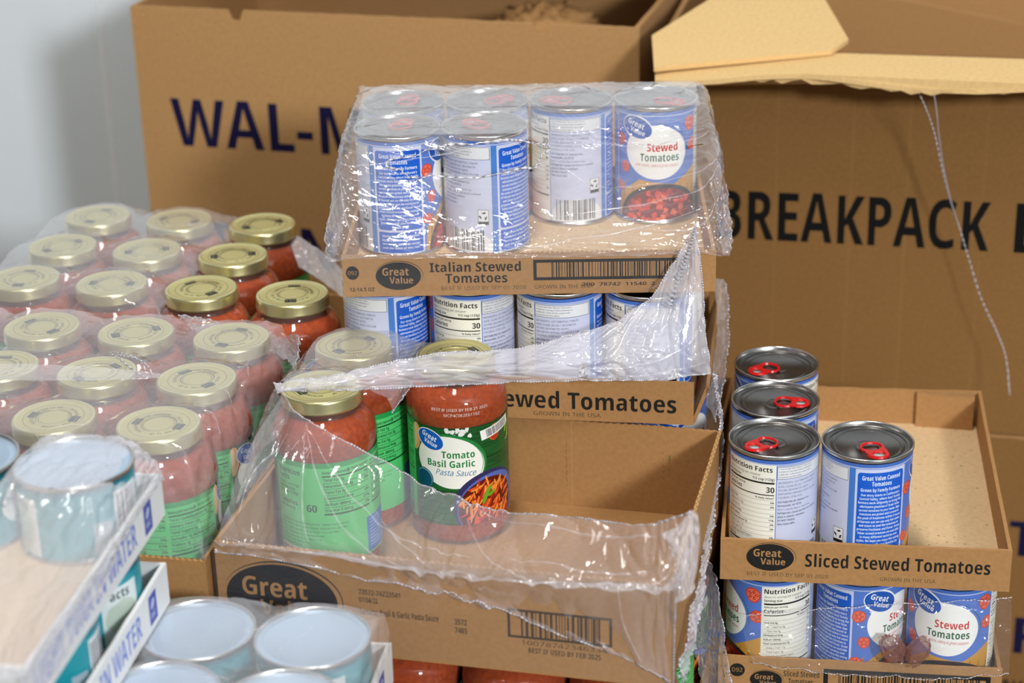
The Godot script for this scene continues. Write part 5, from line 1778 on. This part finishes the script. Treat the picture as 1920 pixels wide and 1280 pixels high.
func build_jars() -> void:
	var jar := make_jar()
	var e := 0.0037
	var w := 4 * JAR_PITCH + 2 * e
	var d := 3 * JAR_PITCH + 2 * e
	var yb := -0.8395
	# middle case
	var m := spot(-0.238, yb, 1.375, 14.0)
	var o := tray("jar_tray", "brown pasta sauce case with big dark oval emblem, open and half empty", m, w, d, 0.090, 0.088, 0.090, M.tray_jars, M.kraft, M.scuffed, 0.0050, "", M.kraft)
	flute(o, w, d)
	var g := "jars in the half empty middle case"
	seat(jar, m, 0, 1, JAR_PITCH, 0.003, 246, "jar with nutrition label behind torn film, front jar of the half empty case", g, e)
	seat(jar, m, 0, 2, JAR_PITCH, 0.003, 228, "film covered jar behind the front jar of the half empty case", g, e)
	var front_jar := seat(jar, m, 1.03, 1.95, JAR_PITCH, 0.003, 59, "jar of Tomato Basil Garlic sauce with dark green front label, beside empty floor", g, e)
	date_code(front_jar, 62.0)
	# the case under it
	var m2 := spot(-0.235, yb - 0.1675, 1.3885, 14.0)
	tray("jar_tray", "lower jar case beneath the case with the big dark oval emblem", m2, w, d, 0.06, 0.06, 0.06, M.kraft, M.kraft, M.kraft)
	g = "jars under the middle case"
	for c in [[1, 0, 60, "dark red jar under the emblem case, just right of the bottom tuna tray"], [2, 0, 200, "dark red jar at the bottom edge under the emblem case's bar code"], [3, 0, 240, "dark red jar under the right front corner of the emblem case"], [3, 1, 210, "jar with green label behind clear film, under the emblem case's right wall"], [3, 2, 60, "rearmost jar under the emblem case's right wall"], [0, 0, 90, "jar under the left front corner of the emblem case, behind the tuna tray"], [0, 2, 20, "jar under the left rear corner of the emblem case"]]:
		seat(jar, m2, c[0], c[1], JAR_PITCH, 0.003, c[2], c[3], g, e)
	carton("base_box", "plain brown box on the floor under the lower jar case", spot(-0.235, -1.40, 1.3885, 14.0), w, d, 0.389, M.kraft, true)
	# front left case
	var j2 := spot(-0.6009, yb, 1.4522, 12.17)
	tray("jar_tray", "brown jar case at the left front, packed with film covered jars", j2, w, d, 0.072, 0.074, 0.074, M.kraft, M.kraft, M.kraft, 0.0050)
	g = "film covered jars in the left front case"
	for c in [[3, 0, 300, "jar with light green facts label at the right front corner of the left front case"], [2, 0, 120, "jar just behind the tall tuna can, front row of the left front case"], [3, 1, 330, "jar under the shiny film tuft, right column of the left front case"], [2, 1, 60, "jar in the middle of the left front case, under the flat film fold"], [1, 1, 20, "jar cut by the picture's left edge in the left front case"], [3, 2, 210, "jar at the back right corner of the left front case"], [2, 2, 80, "jar in the middle of the back row of the left front case"], [1, 2, 150, "jar at the left of the back row of the left front case"]]:
		seat(jar, j2, c[0], c[1], JAR_PITCH, 0.003, c[2], c[3], g, e)
	carton("base_box", "plain brown box holding up the left front jar case", spot(-0.6009, -1.40, 1.4522, 12.17), w, d, 0.557, M.kraft, true)
	# rear left case
	var j1 := spot(-0.5191, yb, 1.7292, 12.64)
	tray("jar_tray", "brown jar case at the left rear, with four uncovered gold lids", j1, w, d, 0.072, 0.074, 0.074, M.kraft, M.kraft, M.kraft, 0.0050)
	g = "jars in the left rear case"
	for c in [[0, 2, 30, "rearmost film covered jar, nearest the grey wall"], [1, 2, 300, "film covered jar in the back row beside the rearmost uncovered gold lid"], [2, 2, 250, "jar with uncovered gold lid, farthest of the four uncovered"], [0, 1, 60, "film covered jar in the second row of the rear case, near the grey wall"], [1, 1, 90, "film covered jar in the middle of the left rear case"], [2, 1, 270, "jar with uncovered gold lid, second from the back"], [0, 0, 20, "film covered jar in the front row of the rear case, at the picture's left edge"], [1, 0, 110, "film covered jar in the rear case's front row, beside the nearest left gold lid"], [2, 0, 330, "jar with uncovered gold lid beside a fold of torn film"], [3, 0, 0, "jar with uncovered gold lid nearest the middle can stack"]]:
		var k := seat(jar, j1, c[0], c[1], JAR_PITCH, 0.003, c[2], c[3], g, e)
		if c[0] == 3:
			(k.get_node("lid") as Node3D).rotation.y = -k.rotation.y
	carton("base_box", "plain brown box holding up the left rear jar case", spot(-0.5191, -1.40, 1.7292, 12.64), w, d, 0.557, M.kraft, true)

# the wavy core of corrugated board on the cut end of the right wall
func flute(o: Node3D, w: float, d: float) -> void:
	var b := Builder.new()
	var c := 60
	for k in c:
		var z0 := -d + 0.004 + (d - 0.012) * k / c
		var z1 := -d + 0.004 + (d - 0.012) * (k + 1) / c
		var a := 0.0012 * (1.0 if k % 2 == 0 else -1.0)
		b.quad(Vector3(w - 0.0016 + a, 0.0905, z0), Vector3(w - 0.0016 - a, 0.0905, z1), Vector3(w - 0.0010 - a, 0.0905, z1), Vector3(w - 0.0010 + a, 0.0905, z0), Vector3.UP)
	part("corrugated_core", b.mesh(), M.kraft_pale, o)

func build_tuna() -> void:
	var can := make_tuna()
	var e := 0.0035
	var w := 4 * TUNA_PITCH + 2 * e
	var d := 3 * TUNA_PITCH + 2 * e
	carton("base_box", "plain brown box on the floor under the tuna trays", spot(-0.66, -1.40, 1.06, 9.7), 0.56, 0.30, 0.566, M.kraft, true)
	var f := spot(-0.4939, -0.8305, 1.0906, 9.9)
	tray("tuna_tray", "low white tuna tray at the bottom edge, with film over pale blue lids", f, w, d, 0.034, 0.034, 0.034, M.tray_white, M.tray_tuna, M.tray_white)
	var g := "tuna cans in the bottom tray"
	for c in [[3, 2, 30, "tuna can with pale lid at the right end of the bottom tray"], [2, 2, 60, "tuna can with pale lid beside the white tray stack, back row of bottom tray"], [3, 1, 200, "tuna can cut by the bottom edge, right-hand one"], [2, 1, 120, "tuna can cut by the bottom edge, beside the white tray stack"], [3, 0, 0, "tuna can at the front right of the bottom tray"], [1, 2, 0, "tuna can of the bottom tray under the white tray stack, back row"], [1, 0, 0, "tuna can of the bottom tray under the white tray stack, front row"]]:
		seat(can, f, c[0], c[1], TUNA_PITCH, 0.003, c[2], c[3], g, e)
	var a := spot(-0.6587, -0.7640, 1.1018, 9.5)
	tray("tuna_tray", "white tray printed IN WATER in blue, lower of the left stack", a, w, d, 0.034, 0.034, 0.034, M.tray_white, M.tray_tuna, M.tray_white)
	g = "tuna cans in the lower left tray"
	for c in [[3, 2, 0, "teal tuna can behind the gap between the two white trays, rear"], [3, 1, 90, "teal tuna can behind the gap between the two white trays, middle"], [3, 0, 180, "teal tuna can behind the gap between the two white trays, front"], [2, 2, 200, "teal tuna can below the left edge can, lower white tray"], [0, 2, 0, "teal tuna can far left in the lower white tray"]]:
		seat(can, a, c[0], c[1], TUNA_PITCH, 0.003, c[2], c[3], g, e)
	var u := spot(-0.6583, -0.6985, 1.1180, 9.3)
	tray("tuna_tray", "white tray printed IN WATER in blue, upper of the left stack, mostly emptied", u, w, d, 0.034, 0.034, 0.034, M.tray_white, M.tray_tuna, M.tray_white)
	g = "tuna cans in the upper left tray"
	for c in [[3, 2, 105, "big teal tuna can under draped film on the upper white tray"], [2, 2, 190, "uncovered teal tuna can at the picture's left edge"]]:
		seat(can, u, c[0], c[1], TUNA_PITCH, 0.003, c[2], c[3], g, e)
